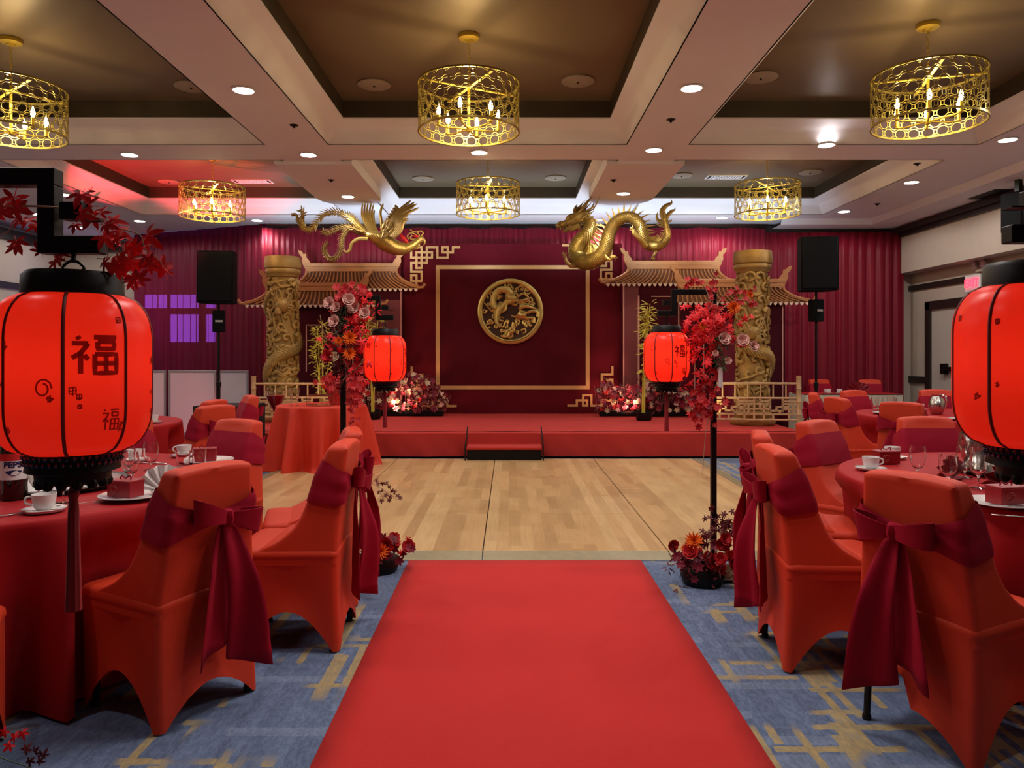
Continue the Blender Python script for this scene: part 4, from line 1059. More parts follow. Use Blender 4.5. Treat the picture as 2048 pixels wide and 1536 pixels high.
# soda bottle
def soda(x, y, z):
    r = empty('soda_bottle', (x, y, z), 0, 'big soda bottle with white PEPSI label at the left picture edge', 'bottle')
    MB().lathe([(0, 0), (.045, 0), (.052, .02), (.050, .06), (.053, .08), (.053, .20), (.048, .24), (.030, .285), (.015, .31), (.014, .33), (0, .33)], 28).build('bottle_body', mat('cola_bottle', (.015, .006, .005), .08, coat=.5), r)
    MB().lathe([(0, .325), (.016, .325), (.017, .33), (.017, .35), (0, .352)], 18).build('cap', mat('bottle_cap_blue', (.01, .03, .2), .4), r)
    lab = MB().lathe([(.0542, .085), (.0542, .195)], 40, caps=False).build('label_band', M['white'], r)
    MB().lathe([(.0546, .165), (.0546, .195)], 40, caps=False).build('label_red_stripe', mat('label_red', (.6, .02, .02), .5), lab)
    def wrap(me, r_, a0, z0):
        for v in me.vertices:
            xx, yy, zz = v.co; a = a0+xx/r_; v.co = ((r_+.0006+zz)*cos(a), (r_+.0006+zz)*sin(a), z0+yy)
        return me
    a0 = math.atan2(-y, -x)
    t = wrap(text_mesh('PEPSI', .034, .0003, .0012), .0546, a0, .148); t.materials.append(mat('label_navy', (.01, .012, .08), .5)); o = bpy.data.objects.new('lettering', t); link(o, lab)
    mb = MB(); q = [(-.03+.06*k/12, .118-.016*sin(pi*k/12)) for k in range(13)]+[(.03-.06*k/12, .122-.004*sin(pi*k/12)*-1) for k in range(13)]
    mb.add([((.0552)*cos(a0+x_/.0546), .0552*sin(a0+x_/.0546), z_) for x_, z_ in q], [tuple(range(len(q)))]).build('label_wave', t.materials[0], lab, smooth=False)
soda(-2.10, 3.18, ZT_)
# wooden number holder/orange flowers left edge
# right front table
pC.put(1.92, 3.98, 'white coffee cup on saucer at the left rim of the right front table', None, pi)
pB.put(2.12, 4.22, 'red gift box left of the goblets on the right front table', None, .1)
pC.put(2.26, 4.42, 'white cup behind the red box on the right front table', None, 0)
pF.put(2.16, 3.66, 'burgundy fan napkin behind the big right foreground chair', None, .5)
pF.put(2.30, 3.42, 'big burgundy fan napkin beside the right plate', None, .2).scale = (1.5, 1.3, 1.0)
pPl.put(1.99, 3.03, 'white plate beside the right foreground chair', None)
bb_ = pB.put(2.00, 3.02, 'red gift box with emblem on the right foreground plate', None, .25, ZT_+.012)
pKn.put(1.93, 2.80, 'silver knife at the near rim of the right front table', None, 1.1)
pFk.put(1.80, 3.2, 'silver fork left of the right foreground plate', None, .4)
pWa.put(2.06, 3.78, 'clear goblet between the red box and the fan napkin', None)
pWa.put(2.26, 3.72, 'tall clear goblet left of the steel pitcher', None)
pT.put(2.30, 3.95, 'clear straight tumbler near the steel pitcher', None)
pW.put(1.98, 3.38, 'wine glass closest to the red box on the right front table', None)
pW.put(2.14, 3.42, 'wine glass in front of the steel pitcher', None)
def pitcher(x, y, z, lb, s=1, rz=0):
    r = empty('steel_pitcher', (x, y, z), rz, lb, 'pitcher')
    MB().lathe([(0, 0), (.055*s, 0), (.075*s, .03*s), (.088*s, .09*s), (.08*s, .15*s), (.055*s, .19*s), (.05*s, .205*s), (.062*s, .225*s), (.058*s, .225*s), (.046*s, .205*s), (0, .19*s)], 36, fn=lambda r_, z_, a: r_*(1+(.25*max(0, cos(a))**8 if z_ > .2*s else 0))).build('pitcher_body', M['steel'], r)
    MB().tube(spline([(-.055*s, 0, .2*s), (-.10*s, 0, .21*s), (-.125*s, 0, .15*s), (-.10*s, 0, .07*s), (-.08*s, 0, .06*s)], 5), .008*s, 8, flat=1.3).build('handle', M['chrome'], r); return r
pitcher(2.52, 4.03, ZT_+.02, 'polished steel water pitcher on the right front table under the lantern', 1.08, .5)
# far right table
fr = 'on the far right table'
def wine_bottle(x, y, z, lb):
    r = empty('wine_bottle', (x, y, z), 0, lb, 'bottle')
    MB().lathe([(0, 0), (.036, 0), (.038, .01), (.038, .19), (.030, .22), (.014, .245), (.0135, .30), (.015, .305), (0, .306)], 22).build('bottle_body', mat('dark_bottle_glass', (.01, .008, .006), .1, coat=.4), r)
    MB().lathe([(.0385, .06), (.0385, .15)], 22, caps=False).build('paper_label', mat('pale_label', (.5, .45, .38), .6), r)
    MB().lathe([(.0148, .25), (.016, .307), (0, .308)], 16).build('foil_cap', M['black'], r)
wine_bottle(4.42, 7.1, ZT_, 'dark wine bottle with pale label left of the right front lantern')
for x, y, lb in [(4.0, 7.35, 'left rim'), (4.55, 8.3, 'far rim'), (4.35, 6.95, 'near rim')]: pC.put(x, y, 'white cup at the '+lb+' of the far right table', None, x)
for x, y, lb in [(3.9, 7.75, 'left rim'), (4.25, 7.0, 'near rim')]:
    pPl.put(x, y, 'white plate at the '+lb+' of the far right table', None); pB.put(x, y, 'red gift box at the '+lb+' of the far right table', None, .4, ZT_+.012)
pitcher(4.42, 7.75, ZT_, 'small steel jug in the middle of the far right table', .9, 2)
for k, (x, y) in enumerate([(3.95, 8.1), (4.05, 8.2), (4.12, 8.05), (4.2, 8.25), (4.72, 7.7), (4.80, 7.6), (4.68, 7.45)]): pWa.put(x, y, 'clear goblet on the far right table, '+['leftmost in the left row', 'second from left in the left row', 'third from left in the left row', 'rightmost in the left row', 'just right of the jug', 'rightmost beyond the jug', 'nearest in front of the jug'][k], 'goblets on the far right table')
for x, y, lb in [(4.5, 7.35, 'burgundy fan napkin in front of the jug on the far right table'), (4.85, 7.95, 'burgundy fan napkin beyond the goblets on the far right table')]: pF.put(x, y, lb, None, .3).scale = (1.3, 1.3, 1.4)
# far left table
pPl.put(-3.35, 6.55, 'white plate on the far left table by the white screens', None); pB.put(-3.42, 7.0, 'red gift box on the far left table by the white screens', None, .1)
pC.put(-3.20, 6.75, 'white cup on the far left table by the white screens', None)
# ivory table
pC.put(5.02, 11.8, 'white cup on the left half of the ivory skirted table', None, 0, .758)
pC.put(5.20, 11.8, 'white cup next to the red napkin on the ivory skirted table', None, 1, .758)
nf_ = pF.put(5.50, 11.8, 'scarlet fan napkin on the ivory skirted table', None, 0, .758); nf_.scale = (1.8, 1.4, 1.5)
# gift table by the stage
GZ = .766
pFl.put(-2.55, 8.78, 'left of two champagne flutes on the small scarlet table', None, 0, GZ); pFl.put(-2.47, 8.76, 'right of two champagne flutes on the small scarlet table', None, 0, GZ)
gb = empty('glass_case', (-2.22, 8.85, GZ), 0, 'low clear glass case with silver rim on the small scarlet table', 'case')
MB().bbox(-.15, .15, -.09, .09, .0, .012, .003).build('case_base', M['chrome'], gb)
for y in (-.088, .088): MB().box(-.15, .15, y-.002, y+.002, .012, .115).build('glass_pane', M['glass'], gb, smooth=False)
for x in (-.148, .148): MB().box(x-.002, x+.002, -.086, .086, .012, .115).build('glass_pane', M['glass'], gb, smooth=False)
MB().tube([(-.15, -.09, .118), (.15, -.09, .118), (.15, .09, .118), (-.15, .09, .118)], .005, 6, closed=True).build('metal_rim', M['chrome'], gb)
# oversize goblet floor stand with red drink, left of the gift table
bg = empty('giant_goblet', (-3.0, 9.64, 0), 0, 'tall thin stemmed giant glass filled with red liquid left of the scarlet table', 'glass')
MB().lathe([(0, 0), (.10, .0), (.10, .008), (.02, .02), (.012, .05), (.012, .56), (.02, .60), (0, .62)], 24).build('stem', M['chrome'], bg)
MB().lathe([(.01, .60), (.06, .70), (.115, .82), (.13, .90), (.128, .90), (.112, .82), (.055, .70), (0, .62)], 32).build('glass_bowl', M['glass'], bg)
MB().lathe([(0, .615), (.05, .70), (.108, .82), (.112, .84), (0, .84)], 32).build('red_drink', mat('red_liquid', (.35, .004, .015), .15), bg)
# ================================================================= LANTERN STANDS
LW, LH = .138, .300     # lantern radius and height
def lantern_mat():
    m = bpy.data.materials.new('lantern_silk'); m.use_nodes = True; t = NT(m); b = t.n['Principled BSDF']
    co = t.coord((1, 1, 1)); nz = t.noise(co, 14, 5, .65); st = t.noise(t.coord((1, 1, .1)), 60, 2)
    c = t.mix(nz, (.62, .012, .008), (.85, .035, .018)); c = t.mix(t.math('MULTIPLY', st, .3), c, (.5, .008, .006)); t.link(c, b.inputs['Base Color'])
    b.inputs['Roughness'].default_value = .33; b.inputs['Emission Color'].default_value = (1, .03, .012, 1); b.inputs['Emission Strength'].default_value = .05
    tr = t.n.new('ShaderNodeBsdfTranslucent'); tr.inputs[0].default_value = (.95, .075, .042, 1)
    mx = t.n.new('ShaderNodeMixShader'); mx.inputs[0].default_value = .6; t.link(b.outputs[0], mx.inputs[1]); t.link(tr.outputs[0], mx.inputs[2])
    t.link(mx.outputs[0], t.n['Material Output'].inputs[0]); return m
M['silk'] = lantern_mat()
M['rib'] = mat('lantern_rib', (.16, .004, .004), .6)
M['print'] = M['silk'].copy(); M['print'].name = 'lantern_print'
for n_ in M['print'].node_tree.nodes:
    if n_.type == 'BSDF_TRANSLUCENT': n_.inputs[0].default_value = (.50, .022, .014, 1)
    if n_.type == 'BSDF_PRINCIPLED':
        for l_ in list(n_.inputs['Base Color'].links): M['print'].node_tree.links.remove(l_)
        n_.inputs['Base Color'].default_value = (.38, .008, .006, 1)
M['tassel'] = mat('tassel_red', (.22, .004, .008), .6, sheen=.3)
M['beads'] = mat('blue_black_beads', (.006, .008, .05), .12, .3, coat=.6)
NR = 8
def lprof(t):
    """lantern radius at t in 0..1 (bottom..top): rounded barrel"""
    c = abs(2*t-1); return .086+(LW-.086)*(1-max(0, (c-.36)/.64)**2.6)**.62 if c > .36 else LW
def lsurf(a, t, off=0):
    seg = (a/(2*pi/NR)) % 1; r = lprof(t)*(1-.022*sin(pi*seg)*0+.0)+off; r *= 1-.018*abs(cos(pi*seg))**6
    return (r*cos(a), r*sin(a), LH*(t-.5))
FU = [  # strokes of the fortune character, in a unit square
    [(.13, .98), (.18, .90)], [(.02, .80), (.36, .80)], [(.36, .80), (.20, .55), (.02, .42)], [(.20, .60), (.20, .02)], [(.27, .50), (.36, .38)],
    [(.48, .96), (1.0, .96)], [(.56, .84), (.94, .84), (.94, .66), (.56, .66), (.56, .84)], [(.50, .52), (1.0, .52), (1.0, .03), (.50, .03), (.50, .52)], [(.75, .52), (.75, .03)], [(.50, .28), (1.0, .28)]]
MARKS = [[(0, .6), (.3, .8), (.6, .5), (.4, .2), (.1, .1)], [(0, 0), (.2, .5), (.5, 1)], [(.1, .9), (.8, .9), (.8, .2), (.1, .2), (.1, .9)], [(.0, .5), (.9, .6)], [(.5, 1), (.45, 0)], [(.1, .4), (.5, .2), (.9, .5)]]
def strokes(mb, lines, a0, t0, sa, st, w):
    for ln in lines:
        pts = []
        for (x0, y0), (x1, y1) in zip(ln[:-1], ln[1:]):
            for k in range(4): pts.append((x0+(x1-x0)*k/4, y0+(y1-y0)*k/4))
        pts.append(ln[-1])
        P3 = [Vector(lsurf(a0+sa*x, t0+st*y, .0012)) for x, y in pts]
        sd = []
        for i in range(len(P3)):
            T = P3[min(i+1, len(P3)-1)]-P3[max(i-1, 0)]; n_ = Vector((P3[i].x, P3[i].y, 0)).normalized(); sd.append(T.cross(n_))
        mb.ribbon(P3, w, sd, .0006)
def make_lantern():
    r = empty('silk_lantern'); r['category'] = 'lantern'
    MB().grid(lambda u, v: lsurf(2*pi*u, v), 96, 30, cu=True).build('silk_shade', M['silk'], r, ang=180)
    for k in range(NR):
        a = 2*pi*k/NR; MB().tube([lsurf(a, t/24, -.0005) for t in range(25)], .0034, 6).build('rib', M['rib'], r)
    MB().lathe([(0, .5*LH+.042), (.080, .5*LH+.042), (.087, .5*LH+.034), (.088, .5*LH-.004), (.080, .5*LH-.008)], 40).build('top_cap', M['black'], r)
    base = MB().lathe([(.078, -.5*LH+.006), (.082, -.5*LH-.004), (.080, -.5*LH-.022), (.082, -.5*LH-.034), (.066, -.5*LH-.040), (.064, -.5*LH-.055), (.040, -.5*LH-.062), (0, -.5*LH-.062)], 40).build('base_cup', M['black'], r)
    bd_ = MB()
    for k in range(44):
        a = 2*pi*k/44
        for j in range(2): bd_.lathe([(0, -.0055), (.0048, 0), (0, .0055)], 6, (.083*cos(a+j*.07), .083*sin(a+j*.07), -.5*LH-.006-.011*j))
    bd_.build('bead_fringe', M['beads'], base, kind='stuff')
    for k in range(14):
        a = 2*pi*k/14; MB().lathe([(0, -.011), (.007, -.008), (.010, 0), (.007, .008), (0, .011)], 10, (.058*cos(a), .058*sin(a), -.5*LH-.058)).build('bead_drop', M['black'], base)
    ts = MB().lathe([(0, -.5*LH-.06), (.006, -.5*LH-.062), (.007, -.5*LH-.072), (.011, -.5*LH-.080), (.008, -.5*LH-.092), (.010, -.5*LH-.12), (.014, -.5*LH-.28), (.015, -.5*LH-.305), (0, -.5*LH-.30)], 20, fn=lambda r_, z, a: r_*(1+.07*sin(9*a)*(z < -.5*LH-.1))).build('tassel', M['tassel'], r)
    MB().tube(spline([(0, 0, .5*LH+.040), (.018, 0, .5*LH+.052), (.0, 0, .5*LH+.066), (-.018, 0, .5*LH+.052), (0, 0, .5*LH+.040)], 4), .0028, 6).tube([(0, 0, .5*LH+.062), (0, 0, .5*LH+.105)], .0045, 6).build('hanging_loop', M['black'], r)
    mk = MB(); aF = -pi/2
    # the large character sits right of the front rib in the foreground lantern
    strokes(mk, FU, aF+.09, .50, .54, .23, .0085)
    mk.build('printed_character', M['print'], r, smooth=False)
    mf = MB(); rr = random.Random(5)
    for k in range(34):
        a0, t0 = rr.uniform(0, 2*pi), rr.uniform(.12, .82)
        if -.12 < ((a0-aF+pi) % (2*pi))-pi < .75 and .40 < t0 < .80: continue
        s = rr.uniform(.5, 1.2); strokes(mf, rr.sample(MARKS, rr.choice((2, 3, 4))), a0, t0, .11*s, .055*s, .0022)
    strokes(mf, [[(.5+.5*cos(q*.6)*(1-q*.04), .5+.5*sin(q*.6)*(1-q*.04)) for q in range(14)]], aF-.32, .36, .2, .12, .003)
    strokes(mf, FU, aF+.45, .16, .22, .13, .003)
    mf.build('printed_calligraphy', M['print'], r, smooth=False, kind='stuff')
    return r
lproto = make_lantern(); lused = [False]
def stand(x, y, sgn, ztop, xl, zl, lab_s, lab_l, rz=0, yaw=0, power=.42, hook=.105):
    """pole at (x, y); bracket reaches toward +sgn; lantern centre at xl, zl"""
    r = empty('lantern_stand', (x, y, 0), 0, lab_s, 'lantern stand')
    hw = .0165; q = lambda a: sgn*a
    d = abs(xl-x)
    def bar(mb, x0, x1, z0, z1): mb.bbox(min(q(x0), q(x1))-hw, max(q(x0), q(x1))+hw, -hw, hw, z0-hw, z1+hw, .002)
    MB().bbox(-hw, hw, -hw, hw, .02, ztop+hw, .002).build('pole', M['black'], r, smooth=False)
    m = MB(); zt = ztop; xv = d-.045
    bar(m, hw*2, xv, zt, zt); bar(m, xv, xv, zt-.13, zt-2*hw); bar(m, xv+2*hw, xv+.085, zt-.13, zt-.13); bar(m, xv+.085, xv+.085, zt-.065, zt-.13+2*hw); bar(m, xv+.042, xv+.085-2*hw, zt-.065, zt-.065)
    m.build('fret_bracket', M['black'], r, smooth=False)
    b = MB().bbox(-.14, .14, -.14, .14, .0, .022, .004).build('base_plate', M['black'], r, smooth=False)
    f = MB().bbox(min(q(.05), q(.17)), max(q(.05), q(.17)), -.012, .012, .19, .21, .002).bbox(min(q(.15), q(.17)), max(q(.15), q(.17)), -.012, .012, .02, .19, .002).build('base_fret', M['black'], r, smooth=False)
    zh = zt-.13-hw-hook-.5*LH+.005
    if not lused[0]: lused[0] = True; l = lproto
    else: l = dup(lproto)
    l.location = (xl, y, zh); l.rotation_euler = (0, 0, yaw); l['label'] = lab_l
    lamp('POINT', (xl, y, zh+.02), power, (1, .42, .22), size=.05)
    return r, zh
stand(-1.13, 1.44, 1, 1.700, -.836, 1.33, 'black lantern stand of the big left foreground lantern, pole outside the frame', 'big red silk lantern in the left foreground with large dark character', yaw=0.405, hook=.083)
stand(1.29, 1.40, -1, 1.715, .985, 1.33, 'black lantern stand of the right foreground lantern, pole outside the frame', 'big red silk lantern cut by the right picture edge', yaw=.42, hook=.083)
stand(1.254, 4.6, -1, 1.745, .966, 1.33, 'tall black lantern stand right of the runner end with flowers at its foot', 'red silk lantern hanging in front of the stage on the right', yaw=.05, power=.85)
stand(-1.09, 4.93, 1, 1.735, -.815, 1.33, 'tall black lantern stand left of the dance floor wrapped in flowers', 'red silk lantern hanging in front of the stage on the left', yaw=1.2, power=.85)
# ================================================================= STAGE DECOR
# -- carved dragon columns
def column(x, y, lb, seed, flip):
    r = empty('dragon_column', (x, y, SZ), 0, lb, 'column'); HC = 2.47; R0 = .212; rr = random.Random(seed)
    MB().lathe([(0, 0), (.29, 0), (.31, .02), (.315, .06), (.30, .09), (.25, .105), (.26, .13), (.265, .16), (.25, .19), (.235, .20), (0, .20)], 40).build('base_ring', M['column'], r)
    MB().lathe([(0, 2.17), (.225, 2.17), (.235, 2.20), (.25, 2.215), (.262, 2.235), (.258, 2.27), (.25, 2.285), (.268, 2.30), (.275, 2.36), (.268, 2.40), (.262, 2.47), (.235, 2.475), (.22, 2.46), (0, 2.455)], 40, fn=lambda q, z, a: q*(1+.012*sin(5*a+z*9))).build('capital', M['column'], r)
    MB().lathe([(R0-.01, .18+2.02*k/20) for k in range(21)], 44, fn=lambda q, z, a: q+.008*sin(3*a+z*7)+.006*sin(7*a-z*11)).build('shaft', M['column'], r)
    S = lambda a, z, off=0: ((R0+off)*cos(a), (R0+off)*sin(a), z)
    def onsurf(mb, pts, rad, off=.0, n=7):
        q = spline([(a, z) for a, z in pts], 5); L = len(q)
        rr_ = [rad[0]+(rad[1]-rad[0])*i/(L-1) for i in range(L)] if isinstance(rad, tuple) else rad
        mb.tube([S(a, z, off) for a, z in q], rr_, n)
    # cloud scrolls
    sc = MB()
    for row in range(12):
        for c in range(7):
            a0 = c*2*pi/7+(row % 2)*.45+rr.uniform(-.15, .15); z0 = .27+row*.165+rr.uniform(-.03, .03); d = rr.choice((-1, 1)); s = rr.uniform(.058, .085)
            pts = []
            for k in range(11):
                t = k/10; ang = d*(t*4.6+.5); q = s*(1-.78*t); pts.append((a0+q*cos(ang)/R0, z0+q*sin(ang)))
            pts = [(a0+d*.3+s*.6/R0*d, z0-s*1.3)]+pts
            onsurf(sc, pts, (.020, .030), .006)
    for k in range(16):
        a0 = rr.uniform(0, 6.28); z0 = rr.uniform(.3, 2.1); d = rr.choice((-1, 1))
        onsurf(sc, [(a0, z0), (a0+.35*d, z0+.035), (a0+.7*d, z0-.01), (a0+1.0*d, z0+.03), (a0+1.2*d, z0+.09)], (.030, .014), .004)
    sc.build('cloud_scrolls', M['column'], r, ang=70, kind='stuff')
    # dragon winding up the shaft
    db = MB(); N = 130; path, rad = [], []
    for k in range(N+1):
        t = k/N; a = flip*(t*9.6+2.2)-1.2; z = .30+1.62*t+.05*sin(t*21); o_ = .012+.015*sin(t*17)
        path.append(S(a, z, o_)); rad.append(.02+.058*sin(pi*min(1, t*1.25+.02))**.7 if t < .8 else .062-.03*(t-.8)/.2)
    db.tube(path, rad, 12); fr = db.frames
    for i in range(4, N-4):
        p, T, nn, b_, q = fr[i]; out = Vector((p.x, p.y, 0)).normalized(); sd = T.cross(out)
        for k in range(-2, 3):
            an = k*.5+(i % 2)*.25; d = (out*cos(an)+sd*sin(an)); s_ = T.cross(d); c = p+d*q*.98; w_ = q*.30
            db.add([c+s_*w_, c-T*w_*1.6+d*q*.30, c-s_*w_, c+T*w_*.6], [(0, 3, 1), (3, 2, 1)])
        if i % 4 == 0: c = p+(out*.55+Vector((0, 0, 1))*.8).normalized()*q; db.add([c-T*.018, c+T*.018, c+Vector((0, 0, .05))+out*.012-T*.015, c+out*.012], [(0, 1, 2), (0, 2, 3), (1, 3, 2)])
    db.build('dragon_body', M['column'], r, ang=50)
    # head, whiskers, claws: facing the hall
    hm = MB(); a0 = -pi/2+.25*flip; zc = 1.72 if flip > 0 else 1.30
    hm.lathe([(0, -.09), (.05, -.075), (.085, -.03), (.09, .02), (.07, .07), (.03, .10), (0, .105)], 16, M=TR(S(a0, zc, .05), 0, .5, .3*flip))
    hm.lathe([(0, -.06), (.045, -.04), (.05, 0), (.035, .04), (0, .05)], 12, M=TR(S(a0-.18*flip, zc-.075, .10), 0, .2))
    for s in (-1, 1):
        onsurf(hm, [(a0+.18*s, zc+.06), (a0+.35*s, zc+.15), (a0+.30*s, zc+.25)], (.020, .005), .05)
        onsurf(hm, [(a0+.12*s, zc-.05), (a0+.45*s, zc-.02), (a0+.65*s, zc-.12), (a0+.55*s, zc-.2)], (.012, .004), .06)
        for k in range(4): onsurf(hm, [(a0+.25*s, zc+.02*k-.03), (a0+.5*s, zc+.05*k-.02), (a0+.6*s+.05*k, zc+.09*k)], (.018, .004), .02)
        hm.lathe([(0, -.016), (.016, 0), (0, .016)], 10, (Vector(S(a0+.16*s, zc+.03, .13))))
    hm.build('dragon_head', M['column'], r)
    for (aa, zz) in ((a0+.9, zc-.45), (a0-.8, zc-.25), (a0+.6, zc+.3), (a0-.6, zc-.75)):
        lg = MB(); onsurf(lg, [(aa, zz), (aa+.25, zz+.05), (aa+.35, zz-.06)], (.035, .022), .03)
        for k in range(4): onsurf(lg, [(aa+.35, zz-.06), (aa+.25+.12*k, zz-.12-.01*k), (aa+.22+.14*k, zz-.17)], (.014, .004), .04)
        lg.build('dragon_leg', M['column'], r)
    return r
column(3.49, 10.75, 'carved gold dragon column on the right of the stage behind the bamboo fence', 2, -1)
column(-3.42, 11.35, 'carved gold dragon column on the left of the stage near the black speaker', 9, 1)

# -- bamboo lattice fences
def fence(name_lb, pts, zt, ends):
    """pts = [(x, y), (x, y)] run of one fence panel, standing on the stage"""
    (xa, ya), (xb, yb) = pts; L = math.hypot(xb-xa, yb-ya); r = empty('bamboo_fence', (xa, ya, SZ), math.atan2(yb-ya, xb-xa), name_lb, 'fence')
    def cane(x0, z0, x1, z1, rad, nm, y=0):
        d = math.hypot(x1-x0, z1-z0); n = max(2, int(d/.16)); p = []; rd = []
        for k in range(n+1):
            t = k/n
            for dt, q in ((-.012, 1), (0, 1.18), (.012, 1)):
                tt = t+dt/d
                if 0 <= tt <= 1: p.append((x0+(x1-x0)*tt, y, z0+(z1-z0)*tt)); rd.append(rad*q)
        return MB().tube(p, rd, 8).build(nm, M['bamboo'], r)
    for e in ends: cane(e*L, 0, e*L, zt+.11, .034, 'corner_post')
    for z, q in ((zt, .017), (zt-.20, .015), (.10, .015)): cane(.0, z, L, z, q, 'rail')
    nb = max(4, int(round(L/.16)))
    for k in range(1, nb): cane(L*k/nb, zt-.20, L*k/nb, zt, .011, 'upper_baluster')
    np_ = max(2, int(round(L/.5)))
    for k in range(1, np_): cane(L*k/np_, .10, L*k/np_, zt-.20, .015, 'mid_post')
    z0, z1 = .11, zt-.21; h = z1-z0
    for k in range(np_):
        a = L*k/np_+.02; b_ = L*(k+1)/np_-.02; w_ = b_-a; m = MB(); t_ = .013
        F_ = [((0, .25), (1, .25)), ((0, .75), (.35, .75)), ((.65, .75), (1, .75)), ((.2, 0), (.2, .75)), ((.8, 0), (.8, .75)), ((.35, .4), (.35, 1)), ((.65, .4), (.65, 1)), ((.35, .4), (.65, .4)),
              ((.5, .4), (.5, .6)), ((.5, .6), (.8, .6)), ((0, .5), (.35, .5)), ((.65, .5), (1, .5)), ((.42, 0), (.42, .25)), ((.1, .5), (.1, 1)), ((.9, .25), (.9, .75)), ((.58, .25), (.58, .4)), ((.1, .88), (.35, .88)), ((.65, .88), (1, .88))]
        for (u0, v0), (u1, v1) in F_:
            m.box(a+w_*min(u0, u1)-t_, a+w_*max(u0, u1)+t_, -.012, .012, z0+h*min(v0, v1)-t_, z0+h*max(v0, v1)+t_)
        m.build('lattice_panel', M['bamboo'], r, smooth=False)
    return r
fence('bamboo lattice fence in front of the right dragon column', [(2.80, 10.45), (3.98, 10.30)], .60, (1,))
fence('bamboo fence return running back along the right stage edge', [(3.72, 10.75), (3.72, 12.2)], .52, (1,))
fence('bamboo lattice fence in front of the left dragon column', [(-3.66, 10.75), (-2.45, 10.85)], .58, (0,))

# -- golden bamboo stalks with leaves
def stalks(x, y, lb, hs, seed):
    r = empty('golden_bamboo', (x, y, SZ), 0, lb, 'plant'); rr = random.Random(seed)
    MB().lathe([(0, 0), (.10, 0), (.12, .03), (.12, .12), (.10, .12), (.10, .03), (0, .03)], 20).build('pot', M['black'], r)
    for i, h in enumerate(hs):
        dx, dy = rr.uniform(-.05, .05), rr.uniform(-.04, .04); lx_, ly_ = rr.uniform(-.16, .16), rr.uniform(-.05, .05)
        pts = [(dx+lx_*t*t, dy+ly_*t, .03+h*t) for t in [k/8 for k in range(9)]]
        MB().tube(pts, [.012-.006*k/8 for k in range(9)], 7).build('stem', M['limegold'], r)
        lf = MB()
        for k in range(int(h*46)):
            t = rr.uniform(.35, 1.0) if i % 2 else rr.uniform(.6, 1.0); p = (dx+lx_*t*t, dy+ly_*t, .03+h*t); a = rr.uniform(0, 6.28); e = rr.uniform(-.5, .8)
            q = rr.uniform(0, .07); b_ = (p[0]+q*cos(a), p[1]+q*sin(a), p[2]+q*.3)
            lf.leaf(b_, (cos(a), sin(a)*.6, e), (0, -.5, 1), rr.uniform(.07, .13), rr.uniform(.02, .032), .2)
        lf.build('leaves', M['limegold'], r, kind='stuff')
    return r
stalks(-2.82, 11.3, 'golden bamboo stalks right of the left dragon column', (1.35, 1.1, 1.45, .9), 3)
stalks(2.05, 11.4, 'golden leafy bamboo left of the right front lantern top', (1.75, 1.6, 1.7), 5)
stalks(-2.10, 11.6, 'golden bamboo showing behind the left stage lantern bracket', (1.65, 1.5, 1.35), 8)

# -- floating gold dragon
DD = 11.0; U = DD/F/7.585
def DP(x, y, dy=0): return ((1100-CX)/F*DD+x*U, DD+dy, H+(HZ-380)/F*DD-y*U)
dr_ = empty('gold_dragon', DP(760, 1010), 0, 'gold scaly dragon sculpture hanging over the stage on the right', 'sculpture')
def rel(o, b): # keep world placement under an empty that only translates
    o.location = -Vector(b.location); return o
cl_ = [(575, 450), (600, 560), (545, 680), (455, 790), (405, 910), (430, 1040), (540, 1105), (660, 1080), (780, 990), (850, 830), (905, 650), (985, 500), (1110, 420), (1240, 430), (1345, 530), (1400, 670), (1470, 800), (1600, 850), (1720, 810), (1785, 700), (1770, 560), (1740, 430)]
rads = [66, 82, 96, 106, 112, 112, 108, 104, 100, 94, 90, 86, 82, 80, 80, 80, 76, 70, 60, 50, 40, 30]
dys = [-.10, -.12, -.10, -.02, .04, .02, -.05, -.10, -.08, -.02, .04, .04, 0, -.04, -.06, -.02, .04, .06, .04, 0, 0, 0]
q = spline([(x, y, r_, d) for (x, y), r_, d in zip(cl_, rads, dys)], 8)
mb = MB(); mb.tube([DP(x, y, d) for x, y, r_, d in q], [r_*U for x, y, r_, d in q], 18, up=(0, -1, 0)); fr = mb.frames
Nf = len(fr)
for i in range(3, Nf-4):
    if i % 2 and rads: pass
    p, T, nn, b_, rr_ = fr[i]     # nn ~ towards the camera, b_ in the picture plane
    for k in range(-5, 6):
        an = (k+(i % 2)*.5)*.36; d = nn*cos(an)+b_*sin(an); s_ = T.cross(d); c = p+d*rr_*.985; w_ = rr_*.19
        mb.add([c+s_*w_, c+T*w_*1.5+d*rr_*.26, c-s_*w_, c-T*w_*1.2-d*.006], [(0, 3, 1), (3, 2, 1), (0, 1, 2)])
rel(mb.build('scaly_body', M['gold'], dr_, ang=60), dr_)
